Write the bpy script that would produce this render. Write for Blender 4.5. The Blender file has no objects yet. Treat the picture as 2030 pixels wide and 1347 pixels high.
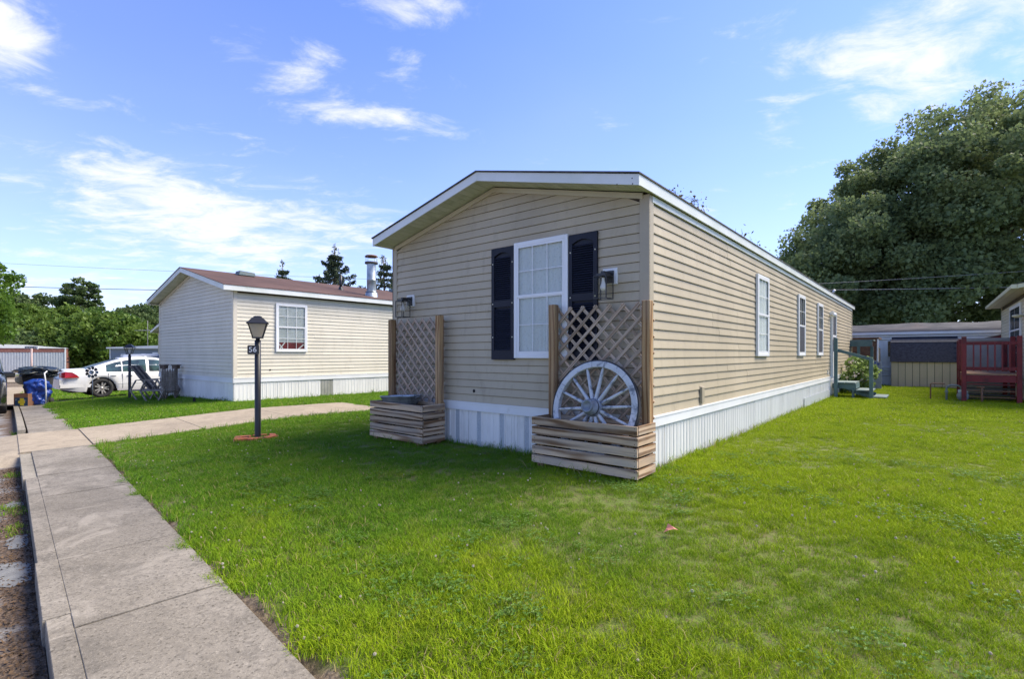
import bpy, math, random
import numpy as np
from mathutils import Vector, Matrix, Euler, noise as mnoise
random.seed(7)
rng = np.random.default_rng(11)
R = math.radians
PI = math.pi
SC = bpy.context.scene
COL = SC.collection

# ------------------------------------------------------------------ camera, sky, sun, exposure
CAMZ = 1.245
cd = bpy.data.cameras.new("camera")
cam = bpy.data.objects.new("camera", cd)
COL.objects.link(cam)
cam.location = (0, 0, CAMZ)
cam.rotation_euler = (R(90), 0, 0)
cd.sensor_width = 36
cd.lens = 36 * 1000 / 2030
cd.shift_y = 28.5 / 2030
cd.clip_start = 0.05
cd.clip_end = 3000
SC.camera = cam

SUN_DIR = Vector((0.95, 0.22, 0.0)).normalized()
SUN_EL = 50
sv = Vector((SUN_DIR.x * math.cos(R(SUN_EL)), SUN_DIR.y * math.cos(R(SUN_EL)), math.sin(R(SUN_EL))))
sd = bpy.data.lights.new("sun", 'SUN')
sd.energy = 3.7
sd.angle = R(38)
sd.color = (1.0, 0.90, 0.72)
sun = bpy.data.objects.new("sun", sd)
COL.objects.link(sun)
sun.rotation_euler = sv.to_track_quat('Z', 'Y').to_euler()

W = bpy.data.worlds.new("World")
SC.world = W
W.use_nodes = True


def build_sky():
    nt = W.node_tree
    nt.nodes.clear()
    N = nt.nodes.new
    L = nt.links.new

    def math_(op, a, b=None, c=None, clamp=False):
        n = N('ShaderNodeMath')
        n.operation = op
        n.use_clamp = clamp
        for i, v in enumerate((a, b, c)):
            if v is None:
                continue
            if isinstance(v, (int, float)):
                n.inputs[i].default_value = v
            else:
                L(v, n.inputs[i])
        return n.outputs[0]

    def ramp(v, lo, hi):
        n = N('ShaderNodeMapRange')
        n.interpolation_type = 'SMOOTHSTEP'
        L(v, n.inputs['Value'])
        n.inputs['From Min'].default_value = lo
        n.inputs['From Max'].default_value = hi
        return n.outputs['Result']

    out = N('ShaderNodeOutputWorld')
    bg = N('ShaderNodeBackground')
    sky = N('ShaderNodeTexSky')
    sky.sky_type = 'NISHITA'
    sky.sun_disc = False
    sky.sun_elevation = R(SUN_EL)
    sky.sun_rotation = math.atan2(SUN_DIR.x, SUN_DIR.y)
    sky.altitude = 0
    sky.air_density = 1.0
    sky.dust_density = 0.25
    sky.ozone_density = 2.0
    tc = N('ShaderNodeTexCoord')
    sep = N('ShaderNodeSeparateXYZ')
    L(tc.outputs['Generated'], sep.inputs[0])
    x, y, z = sep.outputs
    az = math_('ARCTAN2', x, y)
    el = math_('ARCSINE', z)
    zz = math_('ADD', math_('MAXIMUM', z, 0.0), 0.10)
    cmb = N('ShaderNodeCombineXYZ')
    L(math_('DIVIDE', x, zz), cmb.inputs[0])
    L(math_('DIVIDE', y, zz), cmb.inputs[1])
    # big wisps
    mp = N('ShaderNodeMapping')
    mp.inputs['Rotation'].default_value = (0, 0, R(35))
    mp.inputs['Scale'].default_value = (1.0, 1.5, 1)
    L(cmb.outputs[0], mp.inputs[0])
    n1 = N('ShaderNodeTexNoise')
    n1.inputs['Scale'].default_value = 3.6
    n1.inputs['Detail'].default_value = 10
    n1.inputs['Roughness'].default_value = 0.66
    n1.inputs['Distortion'].default_value = 0.45
    L(mp.outputs[0], n1.inputs['Vector'])
    n2 = N('ShaderNodeTexNoise')
    n2.inputs['Scale'].default_value = 0.42
    n2.inputs['Detail'].default_value = 4
    n2.inputs['Roughness'].default_value = 0.5
    L(cmb.outputs[0], n2.inputs['Vector'])

    def blob(px, py, wx, wy, k):
        r = (px - 1015) / 1000
        t = (702 - py) / 1000
        a0 = math.atan(r)
        e0 = math.atan(t / math.hypot(1, r))
        sc = math.cos(a0)
        dx = math_('DIVIDE', math_('SUBTRACT', az, a0), wx / 1000 * sc * sc)
        dy = math_('DIVIDE', math_('SUBTRACT', el, e0), wy / 1000 * sc)
        d = math_('ADD', math_('MULTIPLY', dx, dx), math_('MULTIPLY', dy, dy))
        return math_('MULTIPLY', math_('EXPONENT', math_('MULTIPLY', d, -1.0)), k)

    m = None
    for b in ((0, 60, 110, 90, .52), (130, 95, 90, 35, .16), (270, 360, 190, 80, .36), (380, 430, 130, 40, .16),
              (120, 560, 420, 80, .15), (0, 610, 260, 70, .16), (430, 500, 300, 60, .24), (640, 440, 240, 80, .30), (1960, 80, 380, 110, .32), (1740, 60, 200, 70, .24),
              (1800, 150, 120, 60, .14), (820, 5, 190, 45, .36), (620, 180, 130, 60, .26), (760, 240, 150, 30, .30), (640, 120, 60, 30, .24), (780, 110, 60, 40, .22),
              (1500, 50, 100, 40, .10), (1540, 240, 40, 110, .16), (1380, 420, 90, 30, .14), (1000, 640, 900, 45, .10)):
        v = blob(*b)
        m = v if m is None else math_('ADD', m, v)
    s = math_('ADD', math_('MULTIPLY', n1.outputs['Fac'], 1.25), math_('MULTIPLY', n2.outputs['Fac'], 0.30))
    s = math_('ADD', s, m)
    cl = ramp(s, 0.90, 1.36)
    # thin veil that thickens to the horizon
    veil = math_('MULTIPLY', math_('EXPONENT', math_('MULTIPLY', math_('MAXIMUM', el, 0.0), -5.5)), 0.62)
    veil = math_('ADD', veil, math_('MULTIPLY', ramp(n2.outputs['Fac'], .35, .7), 0.10))
    tint = N('ShaderNodeMix')
    tint.data_type = 'RGBA'
    tint.blend_type = 'MULTIPLY'
    tint.inputs['Factor'].default_value = 1
    L(sky.outputs[0], tint.inputs['A'])
    tint.inputs['B'].default_value = (SKY_TINT[0], SKY_TINT[1], SKY_TINT[2], 1)
    mx = N('ShaderNodeMix')
    mx.data_type = 'RGBA'
    L(math_('MINIMUM', veil, 0.9), mx.inputs['Factor'])
    L(tint.outputs['Result'], mx.inputs['A'])
    mx.inputs['B'].default_value = (4.9, 5.05, 5.7, 1)
    mx2 = N('ShaderNodeMix')
    mx2.data_type = 'RGBA'
    L(math_('MULTIPLY', cl, 0.90), mx2.inputs['Factor'])
    L(mx.outputs['Result'], mx2.inputs['A'])
    mx2.inputs['B'].default_value = (5.7, 5.75, 6.3, 1)
    L(mx2.outputs['Result'], bg.inputs['Color'])
    bg.inputs['Strength'].default_value = 0.088
    L(bg.outputs[0], out.inputs['Surface'])


SKY_TINT = (.95, 1.06, 1.58)
build_sky()
SC.view_settings.view_transform = 'Standard'
SC.view_settings.look = 'None'
SC.view_settings.exposure = 1.15
SC.view_settings.gamma = 1.0
SC.view_settings.use_curve_mapping = False
SC.cycles.max_bounces = 8
SC.cycles.transparent_max_bounces = 16
SC.cycles.use_adaptive_sampling = True

# ------------------------------------------------------------------ frames
C0 = (1.4175, 5.25)                      # near corner of the tan home
UA = math.atan2(.7695, .6387)            # direction of its long side
U = (math.cos(UA), math.sin(UA))
V = (-U[1], U[0])
S2 = math.sqrt(.5)


def H(u, v):
    return (C0[0] + U[0] * u + V[0] * v, C0[1] + U[1] * u + V[1] * v)


def to_uv(x, y):
    dx, dy = x - C0[0], y - C0[1]
    return dx * U[0] + dy * U[1], dx * V[0] + dy * V[1]


def AN(a, n):                            # street frame: a along the kerb, n away from the street
    return (-S2 * a + S2 * n, S2 * a + S2 * n)


def to_an(x, y):
    return (-x + y) * S2, (x + y) * S2


def gz(x, y):
    a, n = to_an(x, y)
    z = -.0020 * np.square(np.clip(a - 12, 0, 15))
    z = z - .05 * np.clip(4 - n, 0, 3.3)
    z = z - .004 * np.clip(y - 5, 0, 10)
    return z


def gzf(x, y):
    return float(gz(np.float64(x), np.float64(y)))


def at(px, py, Y):
    return Vector(((px - 1015) / 1000 * Y, Y, CAMZ + (702 - py) / 1000 * Y))


def on_ground(px, Y):
    X = (px - 1015) / 1000 * Y
    return Vector((X, Y, gzf(X, Y)))


# ------------------------------------------------------------------ materials
def nodes_of(name):
    m = bpy.data.materials.new(name)
    m.use_nodes = True
    nt = m.node_tree
    b = nt.nodes['Principled BSDF']
    return m, nt, b


def mth(nt, op, a, b=None, clamp=False):
    n = nt.nodes.new('ShaderNodeMath')
    n.operation = op
    n.use_clamp = clamp
    for i, v in enumerate((a, b)):
        if v is None:
            continue
        if isinstance(v, (int, float)):
            n.inputs[i].default_value = v
        else:
            nt.links.new(v, n.inputs[i])
    return n.outputs[0]


def mixc(nt, f, a, b, blend='MIX'):
    n = nt.nodes.new('ShaderNodeMix')
    n.data_type = 'RGBA'
    n.blend_type = blend
    for key, v in (('Factor', f), ('A', a), ('B', b)):
        if isinstance(v, (int, float)):
            n.inputs[key].default_value = v
        elif isinstance(v, tuple):
            n.inputs[key].default_value = (*v[:3], 1)
        else:
            nt.links.new(v, n.inputs[key])
    return n.outputs['Result']


def coords(nt, scale=(1, 1, 1), world=False, rnd=True):
    if world:
        g = nt.nodes.new('ShaderNodeNewGeometry')
        src = g.outputs['Position']
    else:
        t = nt.nodes.new('ShaderNodeTexCoord')
        src = t.outputs['Object']
    mp = nt.nodes.new('ShaderNodeMapping')
    mp.inputs['Scale'].default_value = scale
    nt.links.new(src, mp.inputs['Vector'])
    if rnd and not world:
        oi = nt.nodes.new('ShaderNodeObjectInfo')
        v = nt.nodes.new('ShaderNodeVectorMath')
        v.operation = 'SCALE'
        v.inputs[0].default_value = (17.3, 9.1, 23.7)
        nt.links.new(oi.outputs['Random'], v.inputs['Scale'])
        nt.links.new(v.outputs[0], mp.inputs['Location'])
    return mp.outputs[0]


def noise(nt, vec, scale, detail=4, rough=.55, dist=0):
    n = nt.nodes.new('ShaderNodeTexNoise')
    n.inputs['Scale'].default_value = scale
    n.inputs['Detail'].default_value = detail
    n.inputs['Roughness'].default_value = rough
    n.inputs['Distortion'].default_value = dist
    nt.links.new(vec, n.inputs['Vector'])
    return n.outputs['Fac']


def rmp(nt, v, lo, hi, a=0., b=1.):
    n = nt.nodes.new('ShaderNodeMapRange')
    n.interpolation_type = 'SMOOTHSTEP'
    nt.links.new(v, n.inputs['Value'])
    for k, q in (('From Min', lo), ('From Max', hi), ('To Min', a), ('To Max', b)):
        n.inputs[k].default_value = q
    return n.outputs['Result']


def bump(nt, b, h, strength, dist=.01):
    n = nt.nodes.new('ShaderNodeBump')
    n.inputs['Strength'].default_value = strength
    n.inputs['Distance'].default_value = dist
    nt.links.new(h, n.inputs['Height'])
    nt.links.new(n.outputs[0], b.inputs['Normal'])


def M(name, c1, c2=None, scale=4., rough=.6, metal=0., stretch=(1, 1, 1), bmp=0., spec=.5, world=False, lo=.35, hi=.65,
      dirt=None, dscale=1.2, dlo=.5, dhi=.75, fine=0.):
    m, nt, b = nodes_of(name)
    b.inputs['Roughness'].default_value = rough
    b.inputs['Metallic'].default_value = metal
    b.inputs['Specular IOR Level'].default_value = spec
    vec = coords(nt, stretch, world)
    c = c1
    nz = noise(nt, vec, scale)
    if c2:
        c = mixc(nt, rmp(nt, nz, lo, hi), c1, c2)
    if dirt:
        dn = noise(nt, coords(nt, stretch, world), dscale, 6, .65, .3)
        c = mixc(nt, rmp(nt, dn, dlo, dhi), c, dirt)
    if isinstance(c, tuple):
        b.inputs['Base Color'].default_value = (*c, 1)
    else:
        nt.links.new(c, b.inputs['Base Color'])
    if bmp:
        bump(nt, b, noise(nt, vec, scale * (fine or 6), 3), bmp)
    return m


def wood(name, light, dark, grey=None, ring=5.5, rough=.8, greyness=.5):
    """weathered softwood, grain along local X, cathedral figure from stretched rings"""
    m, nt, b = nodes_of(name)
    b.inputs['Roughness'].default_value = rough
    b.inputs['Specular IOR Level'].default_value = .2
    tc_ = nt.nodes.new('ShaderNodeTexCoord')
    oi_ = nt.nodes.new('ShaderNodeObjectInfo')
    wn_ = nt.nodes.new('ShaderNodeTexWhiteNoise')
    wn_.noise_dimensions = '1D'
    nt.links.new(oi_.outputs['Random'], wn_.inputs['W'])
    mp_ = nt.nodes.new('ShaderNodeMapping')
    mp_.inputs['Scale'].default_value = (.16, 1.0, 1.0)
    nt.links.new(tc_.outputs['Object'], mp_.inputs['Vector'])
    vm_ = nt.nodes.new('ShaderNodeVectorMath')
    vm_.operation = 'MULTIPLY_ADD'
    nt.links.new(wn_.outputs['Color'], vm_.inputs[0])
    vm_.inputs[1].default_value = (9., .10, .10)
    vm_.inputs[2].default_value = (0, -.05, -.05)
    nt.links.new(vm_.outputs[0], mp_.inputs['Location'])
    v = mp_.outputs[0]
    wn = nt.nodes.new('ShaderNodeTexNoise')
    wn.inputs['Scale'].default_value = 5.5
    wn.inputs['Detail'].default_value = 1.5
    nt.links.new(v, wn.inputs['Vector'])
    vm = nt.nodes.new('ShaderNodeVectorMath')
    vm.operation = 'MULTIPLY_ADD'
    nt.links.new(wn.outputs['Color'], vm.inputs[0])
    vm.inputs[1].default_value = (.0, .10, .10)
    nt.links.new(v, vm.inputs[2])
    wv = nt.nodes.new('ShaderNodeTexWave')
    wv.wave_type = 'RINGS'
    wv.rings_direction = 'X'
    wv.inputs['Scale'].default_value = ring
    wv.inputs['Distortion'].default_value = .8
    wv.inputs['Detail'].default_value = 2
    wv.inputs['Detail Scale'].default_value = 1.2
    nt.links.new(vm.outputs[0], wv.inputs['Vector'])
    c = mixc(nt, rmp(nt, wv.outputs['Fac'], .40, .95), light, dark)
    fv = coords(nt, (3, 90, 90))
    fn = noise(nt, fv, 1.0, 3)
    c = mixc(nt, rmp(nt, fn, .45, .8, 0, .55), c, tuple(.45 * q for q in dark))
    if grey:
        gn = noise(nt, coords(nt, (1.2, 5, 5)), 1.6, 4)
        c = mixc(nt, rmp(nt, gn, .38, .68, 0, greyness), c, grey)
    oi = nt.nodes.new('ShaderNodeObjectInfo')
    hs = nt.nodes.new('ShaderNodeHueSaturation')
    nt.links.new(c, hs.inputs['Color'])
    nt.links.new(mth(nt, 'ADD', mth(nt, 'MULTIPLY', oi.outputs['Random'], .45), .78), hs.inputs['Value'])
    nt.links.new(hs.outputs[0], b.inputs['Base Color'])
    bump(nt, b, mth(nt, 'ADD', wv.outputs['Fac'], fn), .35, .002)
    return m


def leafmat(name, c1, c2, trans=.35, rough=.5, yellow=None, spec=.22):
    m, nt, b = nodes_of(name)
    at_ = nt.nodes.new('ShaderNodeAttribute')
    at_.attribute_name = 'tint'
    c = mixc(nt, at_.outputs['Fac'], c1, c2)
    g = nt.nodes.new('ShaderNodeNewGeometry')
    nz = noise(nt, g.outputs['Position'], .35, 3)
    c = mixc(nt, rmp(nt, nz, .4, .7, 0, .6), c, yellow or c2)
    nt.links.new(c, b.inputs['Base Color'])
    b.inputs['Roughness'].default_value = rough
    b.inputs['Specular IOR Level'].default_value = spec
    tr = nt.nodes.new('ShaderNodeBsdfTranslucent')
    nt.links.new(c, tr.inputs['Color'])
    ms = nt.nodes.new('ShaderNodeMixShader')
    ms.inputs[0].default_value = trans
    nt.links.new(b.outputs[0], ms.inputs[1])
    nt.links.new(tr.outputs[0], ms.inputs[2])
    nt.links.new(ms.outputs[0], nt.nodes['Material Output'].inputs['Surface'])
    return m


def glassmat(name, tint=(.55, .62, .62), alpha=.55, rough=.03):
    m, nt, b = nodes_of(name)
    b.inputs['Base Color'].default_value = (.02, .025, .03, 1)
    b.inputs['Roughness'].default_value = rough
    b.inputs['Specular IOR Level'].default_value = .8
    tr = nt.nodes.new('ShaderNodeBsdfTransparent')
    tr.inputs['Color'].default_value = (*tint, 1)
    ms = nt.nodes.new('ShaderNodeMixShader')
    ms.inputs[0].default_value = alpha
    nt.links.new(b.outputs[0], ms.inputs[1])
    nt.links.new(tr.outputs[0], ms.inputs[2])
    nt.links.new(ms.outputs[0], nt.nodes['Material Output'].inputs['Surface'])
    return m


def sidingmat(name, c1, c2, stain):
    m, nt, b = nodes_of(name)
    b.inputs['Roughness'].default_value = .48
    b.inputs['Specular IOR Level'].default_value = .35
    g = nt.nodes.new('ShaderNodeNewGeometry')
    mp = nt.nodes.new('ShaderNodeMapping')
    mp.inputs['Scale'].default_value = (1, 1, .35)
    nt.links.new(g.outputs['Position'], mp.inputs[0])
    n1 = noise(nt, mp.outputs[0], 1.1, 5)
    n2 = noise(nt, mp.outputs[0], 7, 5, .7)
    oi = nt.nodes.new('ShaderNodeObjectInfo')
    c = mixc(nt, rmp(nt, n1, .35, .65), c1, c2)
    c = mixc(nt, rmp(nt, n2, .50, .75, 0, .6), c, stain)
    hs = nt.nodes.new('ShaderNodeHueSaturation')
    nt.links.new(c, hs.inputs['Color'])
    nt.links.new(mth(nt, 'ADD', mth(nt, 'MULTIPLY', oi.outputs['Random'], .10), .95), hs.inputs['Value'])
    nt.links.new(hs.outputs[0], b.inputs['Base Color'])
    mp2 = nt.nodes.new('ShaderNodeMapping')
    mp2.inputs['Scale'].default_value = (4, 4, 120)
    nt.links.new(g.outputs['Position'], mp2.inputs[0])
    bump(nt, b, noise(nt, mp2.outputs[0], 1.0, 3), .25, .003)
    return m


def concrete(name, c1, c2, c3, speck=.5):
    m, nt, b = nodes_of(name)
    b.inputs['Roughness'].default_value = .92
    b.inputs['Specular IOR Level'].default_value = .2
    v = coords(nt, world=True)
    c = mixc(nt, rmp(nt, noise(nt, v, .9, 5, .6, .4), .35, .65), c1, c2)
    c = mixc(nt, rmp(nt, noise(nt, v, 3.3, 6, .7, .5), .46, .72, 0, .75), c, c3)
    f1 = noise(nt, v, 60, 3, .6)
    f2 = noise(nt, v, 170, 2, .6)
    c = mixc(nt, rmp(nt, f1, .50, .72, 0, speck), c, tuple(.42 * q for q in c1))
    c = mixc(nt, rmp(nt, f2, .56, .72, 0, speck * .9), c, tuple(min(.8, 1.75 * q) for q in c1))
    n3 = noise(nt, v, 14, 5, .7)
    c = mixc(nt, rmp(nt, n3, .48, .70, 0, .7 * min(1, speck + .2)), c, tuple(.50 * q for q in c2))
    n4 = noise(nt, v, 33, 4, .75)
    c = mixc(nt, rmp(nt, n4, .52, .72, 0, .40 * min(1, speck)), c, tuple(min(.8, 1.5 * q) for q in c2))
    c = mixc(nt, rmp(nt, noise(nt, v, 1.9, 6, .72, .8), .52, .66, 0, .5 * min(1, speck)), c, tuple(min(.8, 1.35 * q) for q in c2))
    nt.links.new(c, b.inputs['Base Color'])
    bump(nt, b, mth(nt, 'ADD', f1, mth(nt, 'MULTIPLY', n3, .8)), .55, .006)
    return m


MT = {}
MT['tan'] = sidingmat('tan_vinyl', (.435, .372, .262), (.39, .333, .232), (.31, .265, .185))
MT['shadow_backing'] = M('shadow_line_backing', (.055, .040, .030), (.07, .05, .038), 3, .9)  # near-black backing, puts shadow lines between boards and panels into colour
MT['tan_trim'] = M('tan_trim', (.38, .33, .235), (.35, .30, .215), 2, .5)
MT['cream_trim'] = M('cream_trim', (.50, .45, .33), (.46, .41, .30), 2, .5)
MT['cream'] = sidingmat('cream_vinyl', (.64, .595, .485), (.59, .55, .445), (.50, .46, .37))
MT['cream_b'] = sidingmat('cream_vinyl_b', (.60, .52, .36), (.55, .49, .34), (.45, .40, .28))
MT['cream_post'] = M('cream_post', (.66, .61, .50), (.60, .55, .45), 2, .5)
MT['white'] = M('white_paint', (.70, .71, .69), (.64, .65, .63), 3, .45, dirt=(.50, .49, .44), dlo=.6, dhi=.85)
MT['white_new'] = M('white_vinyl', (.74, .75, .76), (.70, .71, .72), 3, .35)
MT['fascia'] = M('white_fascia', (.66, .68, .66), (.58, .61, .57), 2, .4, dirt=(.42, .46, .38), dscale=2, dlo=.58, dhi=.85)
MT['soffit'] = M('green_stained_soffit', (.56, .57, .45), (.48, .50, .37), 1.5, .55, dirt=(.34, .37, .24), dscale=3, dlo=.5, dhi=.8)
def skirt_mat(name, c1, c2):
    m, nt, b = nodes_of(name)
    b.inputs['Roughness'].default_value = .42
    v = coords(nt, (1, 1, .25))
    c = mixc(nt, rmp(nt, noise(nt, v, 2.2, 4), .35, .65), c1, c2)
    c = mixc(nt, rmp(nt, noise(nt, v, 9, 6, .7), .55, .78, 0, .5), c, (.42, .44, .40))
    tc = nt.nodes.new('ShaderNodeTexCoord')
    sp = nt.nodes.new('ShaderNodeSeparateXYZ')
    nt.links.new(tc.outputs['Object'], sp.inputs[0])
    h = mth(nt, 'ADD', sp.outputs[2], mth(nt, 'MULTIPLY', mth(nt, 'SUBTRACT', noise(nt, coords(nt, (1, 1, 1)), 13, 6, .75), .5), -.30))
    c = mixc(nt, rmp(nt, h, .20, .07, 0, .75), c, (.20, .17, .11))
    nt.links.new(c, b.inputs['Base Color'])
    return m


MT['skirt'] = skirt_mat('white_metal_skirting', (.78, .77, .73), (.70, .69, .65))
MT['skirt_old'] = M('white_metal_skirting', (.66, .69, .70), (.58, .61, .62), 1.3, .38, stretch=(1, 1, .2), dirt=(.40, .42, .36), dscale=1.6, dlo=.56, dhi=.8, spec=.5)
MT['skirt_perf'] = M('perforated_skirting', (.36, .39, .41), (.48, .52, .54), 120, .5)
MT['skirt_grey'] = M('weathered_grey_skirting', (.27, .27, .23), (.33, .33, .29), 3, .6)
MT['band'] = M('white_timber_band', (.72, .73, .73), (.66, .67, .66), 2, .5, dirt=(.48, .46, .36), dscale=3.5, dlo=.66, dhi=.82)
MT['shingle_dark'] = M('charcoal_shingle', (.045, .045, .05), (.09, .085, .085), 9, .95, bmp=.6)
MT['navy'] = M('navy_vinyl', (.008, .010, .019), (.012, .014, .026), 3, .5, spec=.25)
MT['screw'] = M('shutter_cap', (.60, .58, .46), None, 3, .4)
MT['black'] = M('black_metal', (.012, .012, .014), (.02, .02, .022), 4, .4)
MT['black_post'] = M('black_painted_post', (.008, .008, .009), (.013, .013, .014), 6, .45, dirt=(.06, .055, .05), dscale=14, dlo=.68, dhi=.8)
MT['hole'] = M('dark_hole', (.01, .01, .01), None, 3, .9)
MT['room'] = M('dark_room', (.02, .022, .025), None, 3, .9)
MT['curtain'] = M('lace_curtain', (.82, .83, .80), (.60, .62, .59), 42, .9, lo=.52, hi=.75)
MT['blind'] = M('pale_blind', (.78, .80, .78), (.70, .72, .70), 5, .7)
MT['screen'] = M('dark_insect_screen', (.030, .034, .045), (.04, .045, .06), 6, .6)
MT['glass'] = glassmat('window_glass', (.95, .97, .97), .91)
MT['glass_dark'] = glassmat('dark_glass', (.35, .40, .42), .5)
MT['lamp_glass'] = glassmat('smoky_lamp_glass', (.95, .94, .90), .90, .1)
MT['frost'] = M('frosted_pane', (.74, .66, .52), (.80, .72, .58), 6, .45, spec=.3)
def frosted():
    m, nt, b = nodes_of('frosted_pane')
    b.inputs['Base Color'].default_value = (.72, .64, .50, 1)
    b.inputs['Roughness'].default_value = .5
    tr = nt.nodes.new('ShaderNodeBsdfTranslucent')
    tr.inputs['Color'].default_value = (.85, .76, .60, 1)
    ms = nt.nodes.new('ShaderNodeMixShader')
    ms.inputs[0].default_value = .6
    nt.links.new(b.outputs[0], ms.inputs[1])
    nt.links.new(tr.outputs[0], ms.inputs[2])
    nt.links.new(ms.outputs[0], nt.nodes['Material Output'].inputs['Surface'])
    return m


MT['frost'] = frosted()
MT['bulb'] = M('white_bulb', (.8, .8, .78), None, 3, .3)
MT['planter'] = wood('weathered_planter_wood', (.58, .42, .27), (.19, .105, .05), (.36, .305, .245), greyness=.65)
MT['post_wood'] = wood('treated_post_wood', (.40, .255, .125), (.20, .105, .045), (.29, .23, .165), ring=7, greyness=.35)
MT['lattice'] = wood('lattice_wood', (.47, .36, .26), (.27, .19, .13), (.38, .33, .27), ring=14, greyness=.6)
MT['lattice_b'] = wood('lattice_wood_pale', (.50, .39, .30), (.34, .24, .17), (.40, .35, .31), ring=14, greyness=.5)
MT['grey_wood'] = wood('silver_grey_wood', (.28, .24, .20), (.16, .135, .11), (.34, .31, .28), greyness=.6)
MT['soil'] = M('potting_soil', (.035, .022, .014), (.08, .05, .03), 30, .95, bmp=1.)
MT['wheel_white'] = M('worn_white_wheel_paint', (.56, .57, .57), (.46, .475, .48), 5, .5, dirt=(.13, .145, .165), dscale=9, dlo=.50, dhi=.66, bmp=.35)
MT['hub'] = M('worn_grey_hub', (.26, .29, .33), (.16, .18, .21), 12, .5, dirt=(.05, .05, .05), dscale=9, dlo=.55, dhi=.7, bmp=.5)
MT['tyre_iron'] = M('dark_iron_tyre', (.014, .015, .018), (.03, .028, .028), 8, .6)
MT['galv'] = M('galvanised_steel', (.30, .34, .36), (.42, .46, .48), 7, .42, metal=.65, dirt=(.16, .17, .17), dscale=5, dlo=.5, dhi=.75)
MT['brick'] = M('red_brick', (.44, .13, .055), (.33, .09, .04), 9, .9, bmp=.5, dirt=(.12, .05, .035), dscale=8)
MT['teal'] = M('teal_grey_paint', (.065, .125, .135), (.085, .15, .155), 4, .6, dirt=(.05, .08, .08), dscale=3)
MT['teal_top'] = M('weathered_tread', (.16, .21, .21), (.10, .15, .155), 5, .8, dirt=(.22, .2, .17), dscale=4)
MT['red'] = M('barn_red_stain', (.17, .013, .016), (.13, .010, .013), 4, .65, dirt=(.05, .010, .010), dscale=4)
MT['deck'] = M('tan_deck_boards', (.33, .18, .09), (.27, .14, .07), 8, .7)
MT['rust'] = M('rusty_pipe', (.12, .06, .035), (.20, .11, .06), 20, .8)
MT['meter'] = M('grey_meter_paint', (.13, .16, .165), (.17, .20, .20), 5, .5)
MT['shed_tan'] = M('tan_panel_siding', (.72, .57, .36), (.66, .52, .33), 3, .7, stretch=(1, 1, .3))
MT['shed_roof'] = M('blue_black_shingle', (.014, .017, .028), (.03, .035, .05), 12, .9, bmp=.5)
MT['brown_shingle'] = M('brown_shingle', (.15, .08, .045), (.10, .055, .035), 9, .9, bmp=.5)
MT['orange'] = M('orange_patch', (.50, .17, .03), (.35, .10, .03), 5, .8)
MT['trailer_white'] = M('white_trailer_metal', (.74, .78, .80), (.68, .72, .75), 2, .45, dirt=(.40, .42, .42), dscale=2, dlo=.6, dhi=.85)
MT['old_roof'] = M('old_grey_roof_sheet', (.055, .055, .06), (.10, .095, .095), 5, .9, stretch=(.6, .35, .6), dirt=(.15, .10, .085), dscale=1.1, dlo=.55, dhi=.75, bmp=.4)
MT['resin'] = M('grey_resin', (.33, .33, .32), (.29, .29, .28), 2, .5)
MT['gutter'] = M('cream_gutter', (.56, .54, .38), (.50, .48, .33), 2, .4)
MT['blue_wall'] = M('slate_blue_siding', (.16, .20, .25), (.19, .23, .28), 2, .6)
MT['carwhite'] = M('white_car_paint', (.72, .72, .71), (.66, .66, .65), 1.2, .22, spec=.6, dirt=(.55, .54, .5), dscale=1.5)
MT['carsilver'] = M('silver_car_paint', (.42, .44, .46), None, 1.2, .3, metal=.4)
MT['carblack'] = M('black_car_paint', (.010, .011, .013), None, 1.2, .15, spec=.7)
MT['tyre'] = M('tyre_rubber', (.018, .018, .018), (.03, .03, .03), 20, .85)
MT['alloy'] = M('alloy_wheel', (.50, .48, .45), (.42, .40, .37), 8, .35, metal=.5)
MT['carglass'] = glassmat('car_glass', (.50, .62, .60), .55)
MT['seat'] = M('car_interior', (.10, .115, .11), (.16, .18, .17), 6, .8)
MT['taillight'] = M('red_tail_light', (.42, .008, .012), (.30, .005, .01), 8, .2)
MT['chrome'] = M('chrome', (.6, .6, .6), None, 3, .15, metal=1.)
MT['bin'] = M('black_bin_plastic', (.018, .019, .02), (.03, .03, .032), 8, .45)
MT['bag_black'] = M('black_bin_bag', (.012, .018, .022), (.03, .04, .045), 6, .28, bmp=.8, fine=3)
MT['bag_blue'] = M('blue_bag', (.010, .04, .22), (.015, .06, .32), 7, .35, bmp=.9, fine=3)
MT['card'] = M('brown_card', (.26, .13, .07), (.22, .11, .06), 5, .9)
MT['card_blue'] = M('printed_card', (.015, .05, .11), (.50, .50, .50), 9, .6, lo=.62, hi=.66)
MT['yellow'] = M('yellow_print', (.62, .50, .03), None, 4, .6)
MT['sofa'] = M('tan_cloth', (.40, .33, .2), (.3, .25, .16), 8, .9)
MT['cable'] = M('black_cable', (.02, .02, .022), None, 3, .6)
MT['cable_pale'] = M('grey_cable', (.20, .20, .21), None, 3, .6)
MT['bark'] = M('tree_bark', (.085, .065, .05), (.13, .10, .08), 6, .95, bmp=.8)
MT['bark_pale'] = M('pale_bark', (.22, .18, .16), (.15, .12, .10), 6, .95)
MT['pinkpost'] = M('faded_sign_post', (.45, .33, .30), None, 3, .6)
MT['redbrown'] = M('red_brown_panel', (.19, .07, .05), (.25, .11, .085), 5, .7)
MT['maple'] = leafmat('maple_leaf', (.135, .190, .080), (.25, .315, .14), .52, yellow=(.21, .26, .105))
MT['wood_far'] = leafmat('woodland_leaf', (.060, .125, .022), (.16, .24, .04), .42, yellow=(.14, .21, .035))
MT['wood_dark'] = leafmat('woodland_leaf_dark', (.06, .105, .034), (.12, .175, .055), .36, yellow=(.11, .15, .05))
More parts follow.
